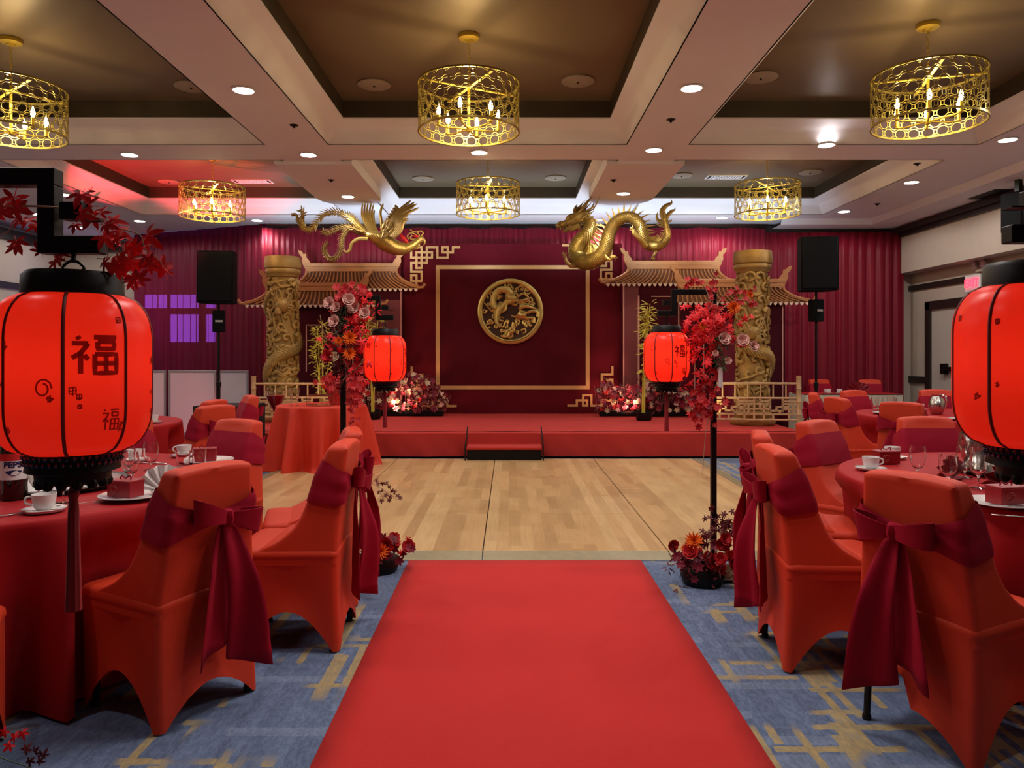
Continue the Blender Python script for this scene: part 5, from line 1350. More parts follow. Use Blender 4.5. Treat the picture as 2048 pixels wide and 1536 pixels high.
# which side of the body is the back: towards the outer side of the neck
sp = MB()
for i in range(4, Nf-3, 3):
    p, T, nn, b_, rr_ = fr[i]; sgn_ = -1 if True else 1
    back = T.cross(Vector((0, -1, 0)))*sgn_
    back = back.normalized(); h = rr_*(1.75+.3*sin(i))
    c = p+back*rr_*.9; s_ = nn*rr_*.10
    sp.add([c-T*rr_*.22+s_, c+T*rr_*.28+s_, c+T*rr_*.28-s_, c-T*rr_*.22-s_, c+back*h+T*rr_*.55], [(0, 1, 4), (1, 2, 4), (2, 3, 4), (3, 0, 4)])
rel(sp.build('dorsal_spines', M['gold'], dr_, smooth=False), dr_)
be = MB()
for i in range(3, Nf-10, 2):
    p, T, nn, b_, rr_ = fr[i]; back = -(T.cross(Vector((0, -1, 0)))).normalized()
    arc = []
    for k in range(7):
        an = -1.0+2.0*k/6; d = (-back)*cos(an)+Vector((0, -1, 0))*sin(an); arc.append(p+d*rr_*1.03)
    be.tube(arc, rr_*.09, 5)
rel(be.build('belly_plates', M['golddark'], dr_), dr_)
# head: skull, snout, jaws, brows, horns, mane
hd = MB()
def ell(mb_, x, y, dy, rx, ry, rd, ang=0, m=14, n=9):
    c = Vector(DP(x, y, dy)); vs_, fs = [], []
    for j in range(n+1):
        for i in range(m):
            ph, th = pi*j/n-pi/2, 2*pi*i/m; a = rx*U*sin(ph); b_ = ry*U*cos(ph)*cos(th); d = rd*cos(ph)*sin(th)
            vs_.append(c+Vector((a*cos(ang)-b_*sin(ang), d, -(a*sin(ang)+b_*cos(ang)))))
    for j in range(n):
        for i in range(m): fs.append((j*m+i, j*m+(i+1) % m, (j+1)*m+(i+1) % m, (j+1)*m+i))
    mb_.add(vs_, fs)
HY = -.12
ell(hd, 450, 420, HY, 150, 105, .085, -.35); ell(hd, 330, 490, HY, 130, 72, .065, -.45); ell(hd, 215, 530, HY, 85, 48, .055, -.5); ell(hd, 120, 565, HY, 42, 38, .045, -.4)
ell(hd, 290, 440, HY, 80, 45, .07, -.7)
hd.tube([DP(x, y, HY) for x, y in ((180, 500), (120, 520), (85, 560), (110, 600), (150, 590))], 14*U, 6)
h_ = rel(hd.build('head', M['golddark'], dr_), dr_)
jw = MB(); jw.tube(spline([DP(*a) for a in ((430, 560, HY), (330, 600, HY), (260, 610, HY), (215, 650, HY), (190, 640, HY))], 4), [44*U]*8+[30*U]*5+[18*U]*4, 8)
rel(jw.build('lower_jaw', M['golddark'], h_), Matrix and type('o', (), {'location': Vector((0, 0, 0))})())
te = MB()
for k, (x, y) in enumerate(((150, 595), (190, 585), (230, 580), (270, 575), (300, 565))):
    for s in (-1, 1): te.add([Vector(DP(x-10, y, HY+s*.04)), Vector(DP(x+10, y, HY+s*.04)), Vector(DP(x, y, HY+s*.055)), Vector(DP(x+2, y+42, HY+s*.045))], [(0, 1, 3), (1, 2, 3), (2, 0, 3)])
te.build('teeth', M['gold'], h_, smooth=False)
for s in (-1, 1):
    MB().tube(spline([DP(*a) for a in ((450, 330, HY+s*.05), (500, 270, HY+s*.08), (560, 200, HY+s*.10), (655, 110, HY+s*.12))], 4), [26*U-1.7*U*k for k in range(13)], 8).build('horn', M['golddark'], h_)
    MB().tube(spline([DP(*a) for a in ((530, 350, HY+s*.06), (600, 320, HY+s*.09), (660, 290, HY+s*.11), (690, 230, HY+s*.12), (760, 70, HY+s*.14))], 4), [16*U-.85*U*k for k in range(17)], 6).build('whisker', M['golddark'], h_)
    e = MB(); ell(e, 330, 430, HY+s*.065, 26, 20, .02); e.build('eye', M['gold'], h_)
mn = MB(); rr = random.Random(4)
for k in range(38):
    x0, y0 = rr.uniform(360, 560), rr.uniform(330, 540); a = rr.uniform(-.95, .35); L = rr.uniform(90, 190)
    if k > 28: x0, y0, a, L = rr.uniform(340, 430), rr.uniform(320, 360), rr.uniform(-1.5, -1.0), rr.uniform(60, 120)
    if k < 6: x0, y0, a = rr.uniform(240, 420), rr.uniform(570, 600), rr.uniform(.3, 1.4); L *= .5
    mn.tube(spline([DP(x0, y0, HY+rr.uniform(-.08, .06)), DP(x0+L*.5*cos(a), y0+L*.5*sin(a)+8, HY+rr.uniform(-.1, .08)), DP(x0+L*cos(a+.25), y0+L*sin(a-.25), HY+rr.uniform(-.1, .08))], 3), [18*U, 17*U, 15*U, 13*U, 9*U, 5*U, 1*U], 5)
mn.build('mane', M['golddark'], h_, kind='stuff')
# legs with claws
def limb(parent, pts, r0, r1, claws, cl, m='gold'):
    g = MB(); n_ = 4*(len(pts)-1)+1; g.tube(spline([DP(*a) for a in pts], 4), [(r0+(r1-r0)*k/(n_-1))*U for k in range(n_)], 9)
    ex, ey, ed = pts[-1]
    for (dx, dy) in claws: g.tube(spline([DP(ex, ey, ed), DP(ex+dx*.6+dy*.15, ey+dy*.6-dx*.15, ed-.02), DP(ex+dx, ey+dy, ed)], 3), [14*U, 14*U, 12*U, 10*U, 7*U, 4*U, 1*U], 6)
    rel(g.build('leg', M[m], parent), parent)
limb(dr_, [(790, 980, -.12), (840, 1070, -.2), (890, 1080, -.22), (900, 1035, -.22)], 34, 20, ((100, 45), (75, 10), (60, 70), (-30, 30)), 0)
limb(dr_, [(1430, 860, -.08), (1330, 760, -.16), (1240, 690, -.18), (1240, 640, -.18)], 50, 26, ((-60, -60), (-20, -80), (-70, -10), (10, 60)), 0)
limb(dr_, [(420, 1130, .02), (320, 1150, -.02), (250, 1090, -.02), (240, 1010, 0)], 44, 20, ((-40, -90), (-70, -60), (20, -70), (-60, 0)), 0, 'golddark')
limb(dr_, [(1620, 880, .06), (1600, 960, .04), (1570, 1000, .04)], 32, 18, ((-20, 70), (20, 70), (-50, 50)), 0, 'golddark')
tf_ = MB()
for (pts, w_) in (([(1740, 450), (1700, 330), (1760, 240), (1840, 200), (1840, 145)], 95), ([(1750, 460), (1790, 380), (1850, 320), (1890, 300), (1895, 260)], 70), ([(1730, 480), (1650, 470), (1620, 400), (1640, 320)], 66), ([(1740, 520), (1660, 540), (1600, 490)], 44), ([(1760, 480), (1830, 470), (1845, 440)], 40), ([(1740, 430), (1720, 300), (1780, 250)], 80)):
    sp_ = spline([DP(x, y, 0) for x, y in pts], 5); n_ = len(sp_); tf_.tube(sp_, [w_*.5*U*(1-(k/(n_-1))**1.6)+.6*U for k in range(n_)], 8, up=(0, -1, 0), flat=.4)
rel(tf_.build('tail_flame', M['golddark'], dr_), dr_)
MB().tube([DP(600, 470), DP(600, -300)], .0015, 4) 
wr = MB()
for x, y in ((600, 430), (1110, 350), (1700, 480)):
    a = Vector(DP(x, y)); wr.tube([a, (a.x, a.y, 3.70)], .0012, 4)
rel(wr.build('hanging_wire', M['steel'], dr_), dr_)

# -- floating gold phoenix
UP_ = DD/F/7.06
def PP(x, y, dy=0): return ((570-CX)/F*DD+x*UP_, DD+dy, H+(HZ-380)/F*DD-y*UP_)
px_ = empty('gold_phoenix', PP(1300, 700), 0, 'gold phoenix sculpture with feathered tails hanging over the stage on the left', 'sculpture')
DPs = DP; 
def taper(pts, prof, flat=1.0, n=10, mb_=None, seg=5):
    sp_ = spline([PP(*a) for a in pts], seg); L = len(sp_); mb_ = mb_ or MB()
    mb_.tube(sp_, [interp(prof, k/(L-1))*UP_ for k in range(L)], n, up=(0, -1, 0), flat=flat); return mb_
body = taper([(1150, 630, 0), (1250, 660, 0), (1360, 700, -.02), (1450, 760, -.03), (1560, 815, -.03), (1680, 830, -.02), (1790, 790, 0), (1870, 730, 0), (1910, 690, 0)], [(0, 30), (.15, 75), (.35, 112), (.55, 92), (.75, 58), (.88, 44), (1, 46)], 1.0, 16)
frb = body.frames
for i in range(3, len(frb)-2):
    p, T, nn, b_, r_ = frb[i]
    for k in range(-5, 6):
        an = (k+(i % 2)*.5)*.33; d = nn*cos(an)+b_*sin(an); s_ = T.cross(d); c = p+d*r_*.98; w_ = r_*.2
        body.add([c+s_*w_, c-T*w_*1.9+d*r_*.24, c-s_*w_, c+T*w_*.9], [(0, 3, 1), (3, 2, 1), (0, 1, 2)])
rel(body.build('feathered_body', M['gold'], px_, ang=60), px_)
hp = MB(); DP = PP; Uo = U; U = UP_
ell(hp, 1905, 700, 0, 62, 54, .045, -.5)
hp.tube(spline([PP(1930, 690), PP(1970, 720), PP(1965, 770), PP(1935, 800)], 3), [32*U, 30*U, 26*U, 22*U, 18*U, 14*U, 9*U, 6*U, 3*U, 1*U], 8)
hp.tube(spline([PP(1880, 745), PP(1890, 790), PP(1860, 830), PP(1810, 840)], 3), [20*U]*4+[14*U]*3+[9*U]*2+[4*U], 7)
hpo = rel(hp.build('head', M['golddark'], px_), px_)
cr = MB()
for pts in ([(1880, 660), (1830, 620), (1770, 610), (1730, 650), (1750, 700)], [(1900, 650), (1870, 600), (1810, 590), (1770, 560)], [(1930, 650), (1950, 610), (1920, 580), (1870, 590)], [(1860, 690), (1800, 700), (1770, 680), (1800, 640)]):
    cr.tube(spline([PP(x, y, -.01) for x, y in pts], 4), 10*U, 6)
cr.build('crest', M['gold'], hpo)
wt = MB(); ell(wt, 1690, 700, -.03, 90, 30, .02, .8); ell(wt, 1850, 655, -.02, 45, 18, .02, .1); wt.build('red_wattle', M['rosered'], hpo)
U = Uo; DP = DPs
def feather(mb_, pts, w_, dy=0, flat=.5):
    sp_ = spline([PP(x, y, dy+(.0)) for x, y in pts], 5); L = len(sp_)
    mb_.tube(sp_, [w_*UP_*(.35+.65*sin(pi*min(.97, .12+.86*k/(L-1)))**.6) if k < L-1 else .5*UP_ for k in range(L)], 8, up=(0, -1, 0), flat=flat)
    mb_.tube([tuple(a+b_ for a, b_ in zip(v, (0, -w_*UP_*flat-.002, 0))) for v in sp_], 4*UP_, 4)
w1 = MB()
for i, (x, y) in enumerate(((1065, 150), (1100, 135), (1140, 140), (1185, 135), (1212, 165), (1225, 240))):
    feather(w1, [(1190+24*i, 620), (1120+22*i, 480), (1060+30*i, 330), (x, y)], 19, .16+.012*i)
feather(w1, [(1355, 600), (1350, 450), (1335, 300), (1378, 172)], 20, .08)
rel(w1.build('far_wing', M['gold'], px_), px_)
w2 = MB()
for i, (x, y) in enumerate(((1795, 165), (1850, 190), (1885, 215), (1850, 250), (1910, 275), (1800, 330), (1760, 380), (1770, 440), (1740, 470))):
    feather(w2, [(1400+20*i, 640+8*i), (1480+22*i, 500+14*i), (1600+12*i, 330+20*i), (x, y)], 24, -.10-.010*i)
for i in range(9):
    x, y = 1370+25*i, 560-38*i; feather(w2, [(x+60, y+50), (x+20, y+10), (x-4, y-30)], 22, -.08)
for i in range(14):
    x, y = 1380+rr.uniform(0, 170), 480+rr.uniform(0, 190); feather(w2, [(x, y+40), (x+20, y), (x+45, y-45)], 20, -.15)
rel(w2.build('near_wing', M['golddark'], px_), px_)
def plume(pts, w0, w1_, nm, m, dy=0, curl=1):
    raw = spline([(x, y) for x, y in pts], 12); sp_ = [raw[0]]; acc = 0
    for a_, b_ in zip(raw[:-1], raw[1:]):
        acc += math.hypot(b_[0]-a_[0], b_[1]-a_[1])
        if acc > 27: sp_.append(b_); acc = 0
    L = len(sp_); g = MB(); w0 *= 1.2; w1_ *= 1.2
    g.tube([PP(x, y, dy-.01) for x, y in sp_], [(13-8*k/L)*UP_ for k in range(L)], 6)
    for k in range(2, L):
        x, y = sp_[k]; x0, y0 = sp_[k-1]; T = Vector((x-x0, y-y0)); T = T.normalized() if T.length > 0 else Vector((1, 0)); n_ = Vector((-T.y, T.x)); w_ = w0+(w1_-w0)*k/L
        w_ *= min(1, .3+k/5)
        for s in (-1, 1):
            for h in (0,):
                bx, by = x0+(x-x0)*h, y0+(y-y0)*h; l = w_*rr.uniform(.85, 1.15)
                d1 = T*.9+n_*s*.75; d2 = T*.2+n_*s
                p0 = PP(bx-T.x*12, by-T.y*12, dy); p1 = PP(bx+T.x*13, by+T.y*13, dy); pm = PP(bx+d1.x*l*.55, by+d1.y*l*.55, dy-.022); pe = PP(bx+d1.x*l*.8+d2.x*l*.15, by+d1.y*l*.8+d2.y*l*.15, dy+.01)
                pm2 = PP(bx+d1.x*l*.42-T.x*22, by+d1.y*l*.42-T.y*22, dy+.004); b_ = len(g.v)
                g.add([p0, p1, pm, pe, pm2, PP(bx, by, dy+.02)], [(0, 1, 2, 4), (4, 2, 3), (0, 5, 1), (1, 5, 2), (2, 5, 3), (3, 5, 4), (4, 5, 0)])
    rel(g.build(nm, M[m], px_, smooth=False), px_)
plume([(1190, 630), (1060, 530), (930, 400), (800, 325), (650, 305), (520, 360), (430, 470), (370, 550), (290, 550), (235, 470), (225, 380), (260, 310), (200, 255)], 88, 62, 'tail_plume', 'gold', 0)
plume([(1150, 650), (1020, 570), (880, 500), (740, 530), (620, 580), (540, 600), (500, 560)], 80, 62, 'tail_plume', 'golddark', .05)
plume([(1060, 590), (940, 540), (850, 610), (805, 720), (800, 840), (740, 960), (640, 985), (570, 900), (560, 800), (620, 750)], 72, 58, 'tail_plume', 'golddark', -.05)
plume([(300, 560), (210, 500), (170, 420), (150, 340), (75, 345)], 50, 30, 'tail_plume', 'golddark', .03)
rel(taper([(1180, 700, -.04), (1050, 700, -.05), (960, 760, -.06), (930, 850, -.06), (880, 885, -.06), (835, 850, -.06)], [(0, 28), (.6, 24), (1, 10)], .6, 8).build('leg', M['gold'], px_), px_)
wr = MB()
for x, y in ((1300, 640), (700, 300)):
    a = Vector(PP(x, y)); wr.tube([a, (a.x, a.y, 3.62)], .0012, 4)
rel(wr.build('hanging_wire', M['steel'], px_), px_)

# -- speakers on stands, black table, white folding screens
def speaker(x, y, z0, lb, rz):
    r = empty('loudspeaker', (x, y, z0), rz, lb, 'speaker')
    MB().prism([(-.25, -.18), (.25, -.18), (.23, .10), (.15, .2), (-.15, .2), (-.23, .10)], 0, .74).build('cabinet', M['speaker'], r, ang=30)
    MB().bbox(-.24, .24, -.195, -.18, .02, .72, .01).build('grille', mat('speaker_mesh', (.012, .012, .012), .7, .3, bump=.4, bscale=300) if False else M['speaker'], r)
def spstand(x, y, zt, lb, boxz, R=.45):
    r = empty('speaker_stand', (x, y, 0), .4, lb, 'speaker stand')
    MB().tube([(0, 0, .18), (0, 0, .95)], .021, 10).tube([(0, 0, .95), (0, 0, zt)], .016, 10).build('pole', M['black'], r)
    MB().lathe([(.021, 0), (.034, .0), (.034, .07), (.02, .08)], 12, (0, 0, .90)).build('collar', M['leg'], r)
    for k in range(3):
        a = k*2*pi/3+.3; MB().tube([(.02*cos(a), .02*sin(a), .62), (R*cos(a), R*sin(a), .015)], .013, 7).build('leg', M['black'], r)
        MB().tube([(.02*cos(a), .02*sin(a), .22), (.53*R*cos(a), .53*R*sin(a), .31)], .009, 6).build('brace', M['black'], r)
    b = MB().bbox(-.085, .085, -.07, .07, boxz, boxz+.31, .012).build('control_box', M['speaker'], r)
    MB().box(-.05, .05, -.075, -.07, boxz+.14, boxz+.17).lathe([(0, -.076), (.02, -.074), (.02, -.07)], 12, M=TR((.0, 0, boxz+.24), 0, 0) @ Matrix.Rotation(0, 4, 'X')).build('front_plate', M['alu'], b, smooth=False)
spstand(-4.18, 10.8, 2.10, 'black tripod stand of the left loudspeaker', 1.69, .30)
speaker(-4.18, 10.8, 2.10, 'black loudspeaker on a tripod at the left of the stage', .08)
spstand(4.32, 10.55, 2.26, 'black tripod stand of the right loudspeaker', 1.83)
speaker(4.32, 10.55, 2.26, 'black loudspeaker on a tripod at the right of the stage', -.12)
bt = empty('black_cube_table', (-3.52, 9.47, 0), 0, 'low table under a black cloth beside the left speaker stand', 'table')
MB().bbox(-.31, .31, -.3, .3, .70, .725, .006).build('tabletop', M['black'], bt)
MB().grid(lambda u, v: (lambda s: ((.335+.012*sin(u*50)*(1-v))*max(-1, min(1, 1.42*cos(2*pi*u))), (.325+.012*sin(u*50)*(1-v))*max(-1, min(1, 1.42*sin(2*pi*u))), .01+.725*v))(0), 120, 6, cu=True).add([(-.33, -.32, .736), (.33, -.32, .736), (.33, .32, .736), (-.33, .32, .736)], [(0, 1, 2, 3)]).build('black_cloth', M['blackcloth'], bt)
sx_ = [(-6.15, 12.1), (-5.58, 12.2), (-4.72, 12.1), (-3.99, 12.2), (-3.95, 12.2)]
def screen(x0, x1, y0, y1, lb):
    L = math.hypot(x1-x0, y1-y0); r = empty('folding_screen', (x0, y0, 0), math.atan2(y1-y0, x1-x0), lb, 'screen')
    MB().box(.03, L-.03, -.008, .008, .10, 1.07).build('panel', M['screen'], r, smooth=False)
    MB().bbox(0, .035, -.018, .018, .0, 1.11, .004).bbox(L-.035, L, -.018, .018, 0, 1.11, .004).bbox(.035, L-.035, -.018, .018, 1.07, 1.11, .004).bbox(.035, L-.035, -.018, .018, .06, .10, .004).build('frame', M['alu'], r, smooth=False)
screen(-6.6, -5.62, 12.25, 12.3, 'left white folding screen panel half hidden by the lantern')
screen(-5.58, -4.78, 12.3, 12.25, 'middle white folding screen panel below the window')
screen(-4.74, -4.26, 12.25, 12.28, 'right white folding screen panel behind the speaker pole')
screen(-7.6, -6.64, 12.3, 12.25, 'far left white folding screen panel hidden by the lantern')
# ================================================================= FLOWERS
rf = random.Random(21)
def rvec(z=0):
    v = Vector((rf.gauss(0, 1), rf.gauss(0, 1), rf.gauss(0, 1)+z)); return v.normalized()
def to_mesh(mb, name, m, smooth=True):
    me = bpy.data.meshes.new(name); me.from_pydata(mb.v, [], mb.f); me.materials.append(m)
    if smooth: me.polygons.foreach_set('use_smooth', [True]*len(me.polygons)); me.set_sharp_from_angle(angle=radians(60))
    return me
def me_maple(R, m, droop=.2, lobes=5):
    mb = MB()
    for k in range(lobes):
        a = (k-(lobes-1)/2)*1.02; L = R*(1-.16*abs(k-(lobes-1)/2)); mb.leaf((0, 0, 0), (sin(a), cos(a), -droop*.6), (0, 0, 1), L, L*.42, .18)
    mb.tube([(0, 0, 0), (0, -R*.5, -.1*R)], R*.02, 4); return to_mesh(mb, 'maple_leaf', m)
def me_rose(R, m):
    mb = MB()
    for ring, (n, rr_, tilt, sz) in enumerate(((5, .62, .55, 1.0), (5, .45, .95, .85), (4, .28, 1.25, .65), (3, .12, 1.5, .45))):
        for k in range(n):
            a = 2*pi*k/n+ring*.6; c = Vector((cos(a), sin(a), 0)); t_ = Vector((-sin(a), cos(a), 0)); up = c*cos(tilt)+Vector((0, 0, 1))*sin(tilt)
            b0 = c*R*.08; w_ = R*sz*.62
            vs_ = [b0-t_*w_*.3, b0+t_*w_*.3, b0+up*R*sz*.6+t_*w_+c*R*.1*(4-ring)*.3, b0+up*R*sz*.6-t_*w_+c*R*.1*(4-ring)*.3, b0+up*R*sz*1.0+t_*w_*.55+c*R*.12, b0+up*R*sz*1.0-t_*w_*.55+c*R*.12]
            mb.add(vs_, [(0, 1, 2, 3), (3, 2, 4, 5)])
    return to_mesh(mb, 'rose', m)
def me_dahlia(R, m):
    mb = MB()
    for (n, el, L) in ((14, .05, 1), (13, .35, .95), (11, .65, .8), (8, .95, .6), (5, 1.25, .4)):
        for k in range(n):
            a = 2*pi*(k+rf.random()*.3)/n+el*3; mb.leaf((0, 0, el*R*.12), (cos(a)*cos(el), sin(a)*cos(el), sin(el)), (0, 0, 1), R*L, R*.26, -.15)
    return to_mesh(mb, 'dahlia', m)
def me_bloom(R, m, n=6):
    mb = MB()
    for k in range(n): a = 2*pi*k/n; mb.leaf((0, 0, 0), (cos(a), sin(a), .35), (0, 0, 1), R, R*.6, .1)
    return to_mesh(mb, 'blossom', m)
def me_spray(R, m, n=9):
    mb = MB()
    for k in range(n): v = rvec(.4); mb.leaf(v*R*.25, v, (0, -1, .5), R*rf.uniform(.5, .9), R*.2, .2)
    return to_mesh(mb, 'leaf_spray', m)
FM = {'mapR': me_maple(1, M['mapleF']), 'mapD': me_maple(1, M['mapleD']), 'rose': me_rose(1, M['rosepink']), 'rosew': me_rose(1, M['china'] if False else M['cream']), 'roser': me_rose(1, M['rosered']),
      'dah': me_dahlia(1, M['dahlia']), 'blR': me_bloom(1, M['rosered']), 'blB': me_bloom(1, M['berry']), 'blC': me_bloom(1, M['cream']), 'blP': me_bloom(1, M['rosepink']),
      'gr': me_spray(1, M['green']), 'dk': me_spray(1, M['mapleD']), 'rd': me_spray(1, M['mapleF'])}
NM = {'mapR': 'maple_leaf', 'mapD': 'maple_leaf', 'rose': 'rose', 'rosew': 'rose', 'roser': 'rose', 'dah': 'dahlia', 'blR': 'blossom', 'blB': 'blossom', 'blC': 'blossom', 'blP': 'blossom', 'gr': 'leaf_spray', 'dk': 'leaf_spray', 'rd': 'leaf_spray'}
def fl(root, key, p, R, face=None):
    o = bpy.data.objects.new(NM[key], FM[key]); COL.objects.link(o); o.parent = root
    o.location = Vector(p)-Vector(root.location); o.scale = (R, R, R)
    d = Vector(face) if face is not None else (Vector((rf.uniform(-.7, .7), -1, rf.uniform(-.3, .9))))
    q = d.to_track_quat('Z', 'Y') @ Matrix.Rotation(rf.uniform(0, 6.28), 3, 'Z').to_quaternion()
    o.rotation_mode = 'QUATERNION'; o.rotation_quaternion = q; return o
def twig(root, pts, r0=.003, r1=.001, n=4, m='twig'):
    sp_ = spline([tuple(p) for p in pts], n); L = len(sp_); b_ = Vector(root.location)
    MB().tube([Vector(p)-b_ for p in sp_], [r0+(r1-r0)*k/(L-1) for k in range(L)], 5).build('twig', M[m], root)
def cloud(root, key, c, spread, n, R, D0=None):
    for _ in range(n):
        p = Vector(c)+Vector((rf.gauss(0, spread[0]), rf.gauss(0, spread[1]), rf.gauss(0, spread[2]))); fl(root, key, p, R*rf.uniform(.75, 1.25))
def arr(loc, lb, cat='flowers'): return empty('flower_arrangement', loc, 0, lb, cat)

# maple branch over the left foreground bracket
D1 = 1.44; C4 = lambda x, y, D=D1: P(x/4.267, 340+y/4.267, D)
r = empty('maple_branch', C4(100, 400), 0, 'red maple branch winding through the left foreground bracket', 'flowers')
twig(r, [C4(-500, 420), C4(0, 320), C4(300, 310, 1.40), C4(560, 330), C4(820, 400), C4(920, 540), C4(1040, 640), C4(1050, 760), C4(1130, 900)], .0024, .001)
twig(r, [C4(920, 500), C4(1060, 510), C4(1200, 560), C4(1240, 680), C4(1350, 760), C4(1400, 840)], .0018, .0008)
twig(r, [C4(-100, 600), C4(60, 530), C4(120, 460), C4(200, 470)], .0014, .0008); twig(r, [C4(900, 560), C4(920, 740), C4(830, 755)], .0014, .0008)
for (x, y, s) in [(40, 300, 30), (120, 240, 36), (130, 330, 30), (20, 380, 30), (170, 420, 26), (240, 440, 28), (290, 500, 30), (140, 610, 26), (130, 660, 20), (340, 690, 20), (690, 210, 30), (750, 190, 26), (760, 300, 32), (690, 380, 28), (790, 400, 36), (860, 370, 22), (900, 470, 24), (960, 440, 28), (990, 520, 32), (880, 570, 30),
    (950, 600, 34), (1010, 590, 26), (1070, 680, 24), (1130, 680, 26), (1260, 560, 40), (1290, 620, 26), (1040, 800, 30), (990, 830, 30), (950, 790, 26), (900, 800, 24), (1100, 780, 28), (1180, 760, 26), (1250, 740, 26), (1290, 790, 28), (1380, 820, 30), (1410, 870, 26), (1150, 930, 30), (1110, 960, 26), (1190, 930, 24), (1040, 900, 28), (640, 470, 18), (500, 750, 22), (540, 730, 20), (470, 800, 18), (1020, 740, 28), (1160, 700, 26)]:
    fl(r, 'mapR', C4(x, y, D1+rf.uniform(-.04, .05)), s*D1/F*1.15)
# branch leaves continue left of the frame
for k in range(8): fl(r, 'mapR', C4(rf.uniform(-500, -40), rf.uniform(250, 480), D1+rf.uniform(-.05, .05)), .03)

# flowers climbing the left mid stand
D2 = 4.86; r = arr((-1.09, 4.9, 1.2), 'tall flower garland of roses and orange dahlias on the left mid lantern stand')
for k, (x, y, s) in enumerate([(660, 607, 12), (673, 615, 10), (697, 600, 12), (709, 616, 13), (730, 627, 11), (670, 643, 12)]): fl(r, 'rose', P(x, y, D2-.03*(k % 3)), s/F*D2, (rf.uniform(-.4, .4), -1, .3))
fl(r, 'rosew', P(669, 714, D2-.05), .03, (0, -1, .3)); fl(r, 'roser', P(656, 714, D2-.05), .04, (-.2, -1, .2))
for x, y, s in ((700, 677, 17), (699, 708, 15), (677, 682, 10)): fl(r, 'dah', P(x, y, D2-.06), s/F*D2, (.1, -1, .2))
cloud(r, 'blR', P(690, 588, D2), (.05, .04, .035), 26, .03); cloud(r, 'blR', P(722, 590, D2), (.04, .04, .03), 14, .028); cloud(r, 'rd', P(716, 650, D2), (.05, .04, .10), 26, .05)
cloud(r, 'dk', P(690, 690, D2), (.08, .05, .08), 26, .06); cloud(r, 'mapR', P(688, 690, D2), (.10, .05, .09), 34, .04); cloud(r, 'gr', P(688, 640, D2+.02), (.03, .03, .10), 16, .06)
cloud(r, 'mapR', P(720, 670, D2), (.035, .03, .13), 26, .035); cloud(r, 'blR', P(704, 780, D2), (.022, .02, .10), 26, .026); cloud(r, 'dk', P(688, 750, D2), (.03, .03, .08), 10, .05)
cloud(r, 'blR', P(700, 840, D2), (.012, .012, .05), 8, .018)
for pts in ([(686, 760), (720, 730), (745, 700)], [(686, 700), (650, 670), (640, 630)], [(686, 720), (700, 740), (712, 728)], [(690, 690), (670, 660), (660, 615)]): twig(r, [P(x, y, D2) for x, y in pts], .005, .002)
# dark leaves poking out behind the chair bow
r = empty('maple_branch', P(700, 985, 4.9), 0, 'dark maple twig sticking out over the dance floor behind the side-on chair', 'flowers')
twig(r, [P(690, 985, 4.9), P(722, 972, 4.85), P(745, 968, 4.82), P(775, 985, 4.8), P(795, 1000, 4.8)], .003, .0015); twig(r, [P(755, 970, 4.82), P(765, 995, 4.8), P(770, 1003, 4.8)], .002, .001)
for x, y in [(731, 964), (752, 962), (757, 968), (765, 966), (774, 966), (778, 975), (765, 980), (770, 990), (780, 992), (763, 1000), (778, 1002), (790, 985), (795, 993), (802, 996), (785, 983), (758, 985)]: fl(r, 'mapD', P(x, y, 4.8+rf.uniform(-.05, .05)), .026)

# flowers on the right mid stand
D3 = 4.52; r = arr((1.254, 4.56, 1.2), 'tall red maple and rose garland on the right mid lantern stand')
for x, y, s in ((1448, 678, 12), (1486, 681, 12), (1506, 693, 10), (1431, 707, 6), (1456, 722, 7)): fl(r, 'rose', P(x, y, D3-.04), s/F*D3, (rf.uniform(-.3, .3), -1, .3))
for x, y, s in ((1466, 616, 16), (1405, 652, 10), (1500, 590, 8)): fl(r, 'dah', P(x, y, D3-.04), s/F*D3, (.1, -1, .1))
cloud(r, 'mapR', P(1415, 640, D3), (.08, .05, .07), 60, .036); cloud(r, 'mapR', P(1400, 690, D3), (.05, .04, .12), 50, .034); cloud(r, 'rd', P(1400, 705, D3), (.05, .04, .10), 24, .05); cloud(r, 'mapR', P(1448, 640, D3), (.05, .04, .05), 26, .034)
cloud(r, 'blR', P(1407, 800, D3), (.05, .04, .07), 46, .026); cloud(r, 'blR', P(1425, 770, D3), (.02, .02, .09), 16, .024); cloud(r, 'gr', P(1440, 715, D3), (.03, .03, .05), 16, .05); cloud(r, 'blB', P(1395, 800, D3), (.05, .04, .06), 16, .022)
br = [[(1430, 640), (1440, 600), (1470, 580), (1520, 578)], [(1440, 620), (1475, 600), (1505, 605), (1515, 612)], [(1425, 620), (1410, 575), (1385, 560), (1372, 568)], [(1425, 610), (1425, 570), (1436, 550)], [(1430, 650), (1441, 660), (1446, 670)], [(1432, 770), (1425, 810), (1412, 860), (1405, 950)], [(1430, 690), (1470, 688), (1486, 684)]]
for b_ in br:
    twig(r, [P(x, y, D3) for x, y in b_], .004, .0015)
    if b_[-1][1] > 900: continue
    for (x, y), (x2, y2) in zip(b_[:-1], b_[1:]):
        for k in range(5): t = rf.random(); fl(r, 'blR', P(x+(x2-x)*t+rf.uniform(-6, 6), y+(y2-y)*t+rf.uniform(-6, 6), D3), .022)
MB().tube([P(1440, 735, D3)-Vector(r.location), P(1440, 775, D3)-Vector(r.location)], .016, 8).build('white_vase', M['white'], r)

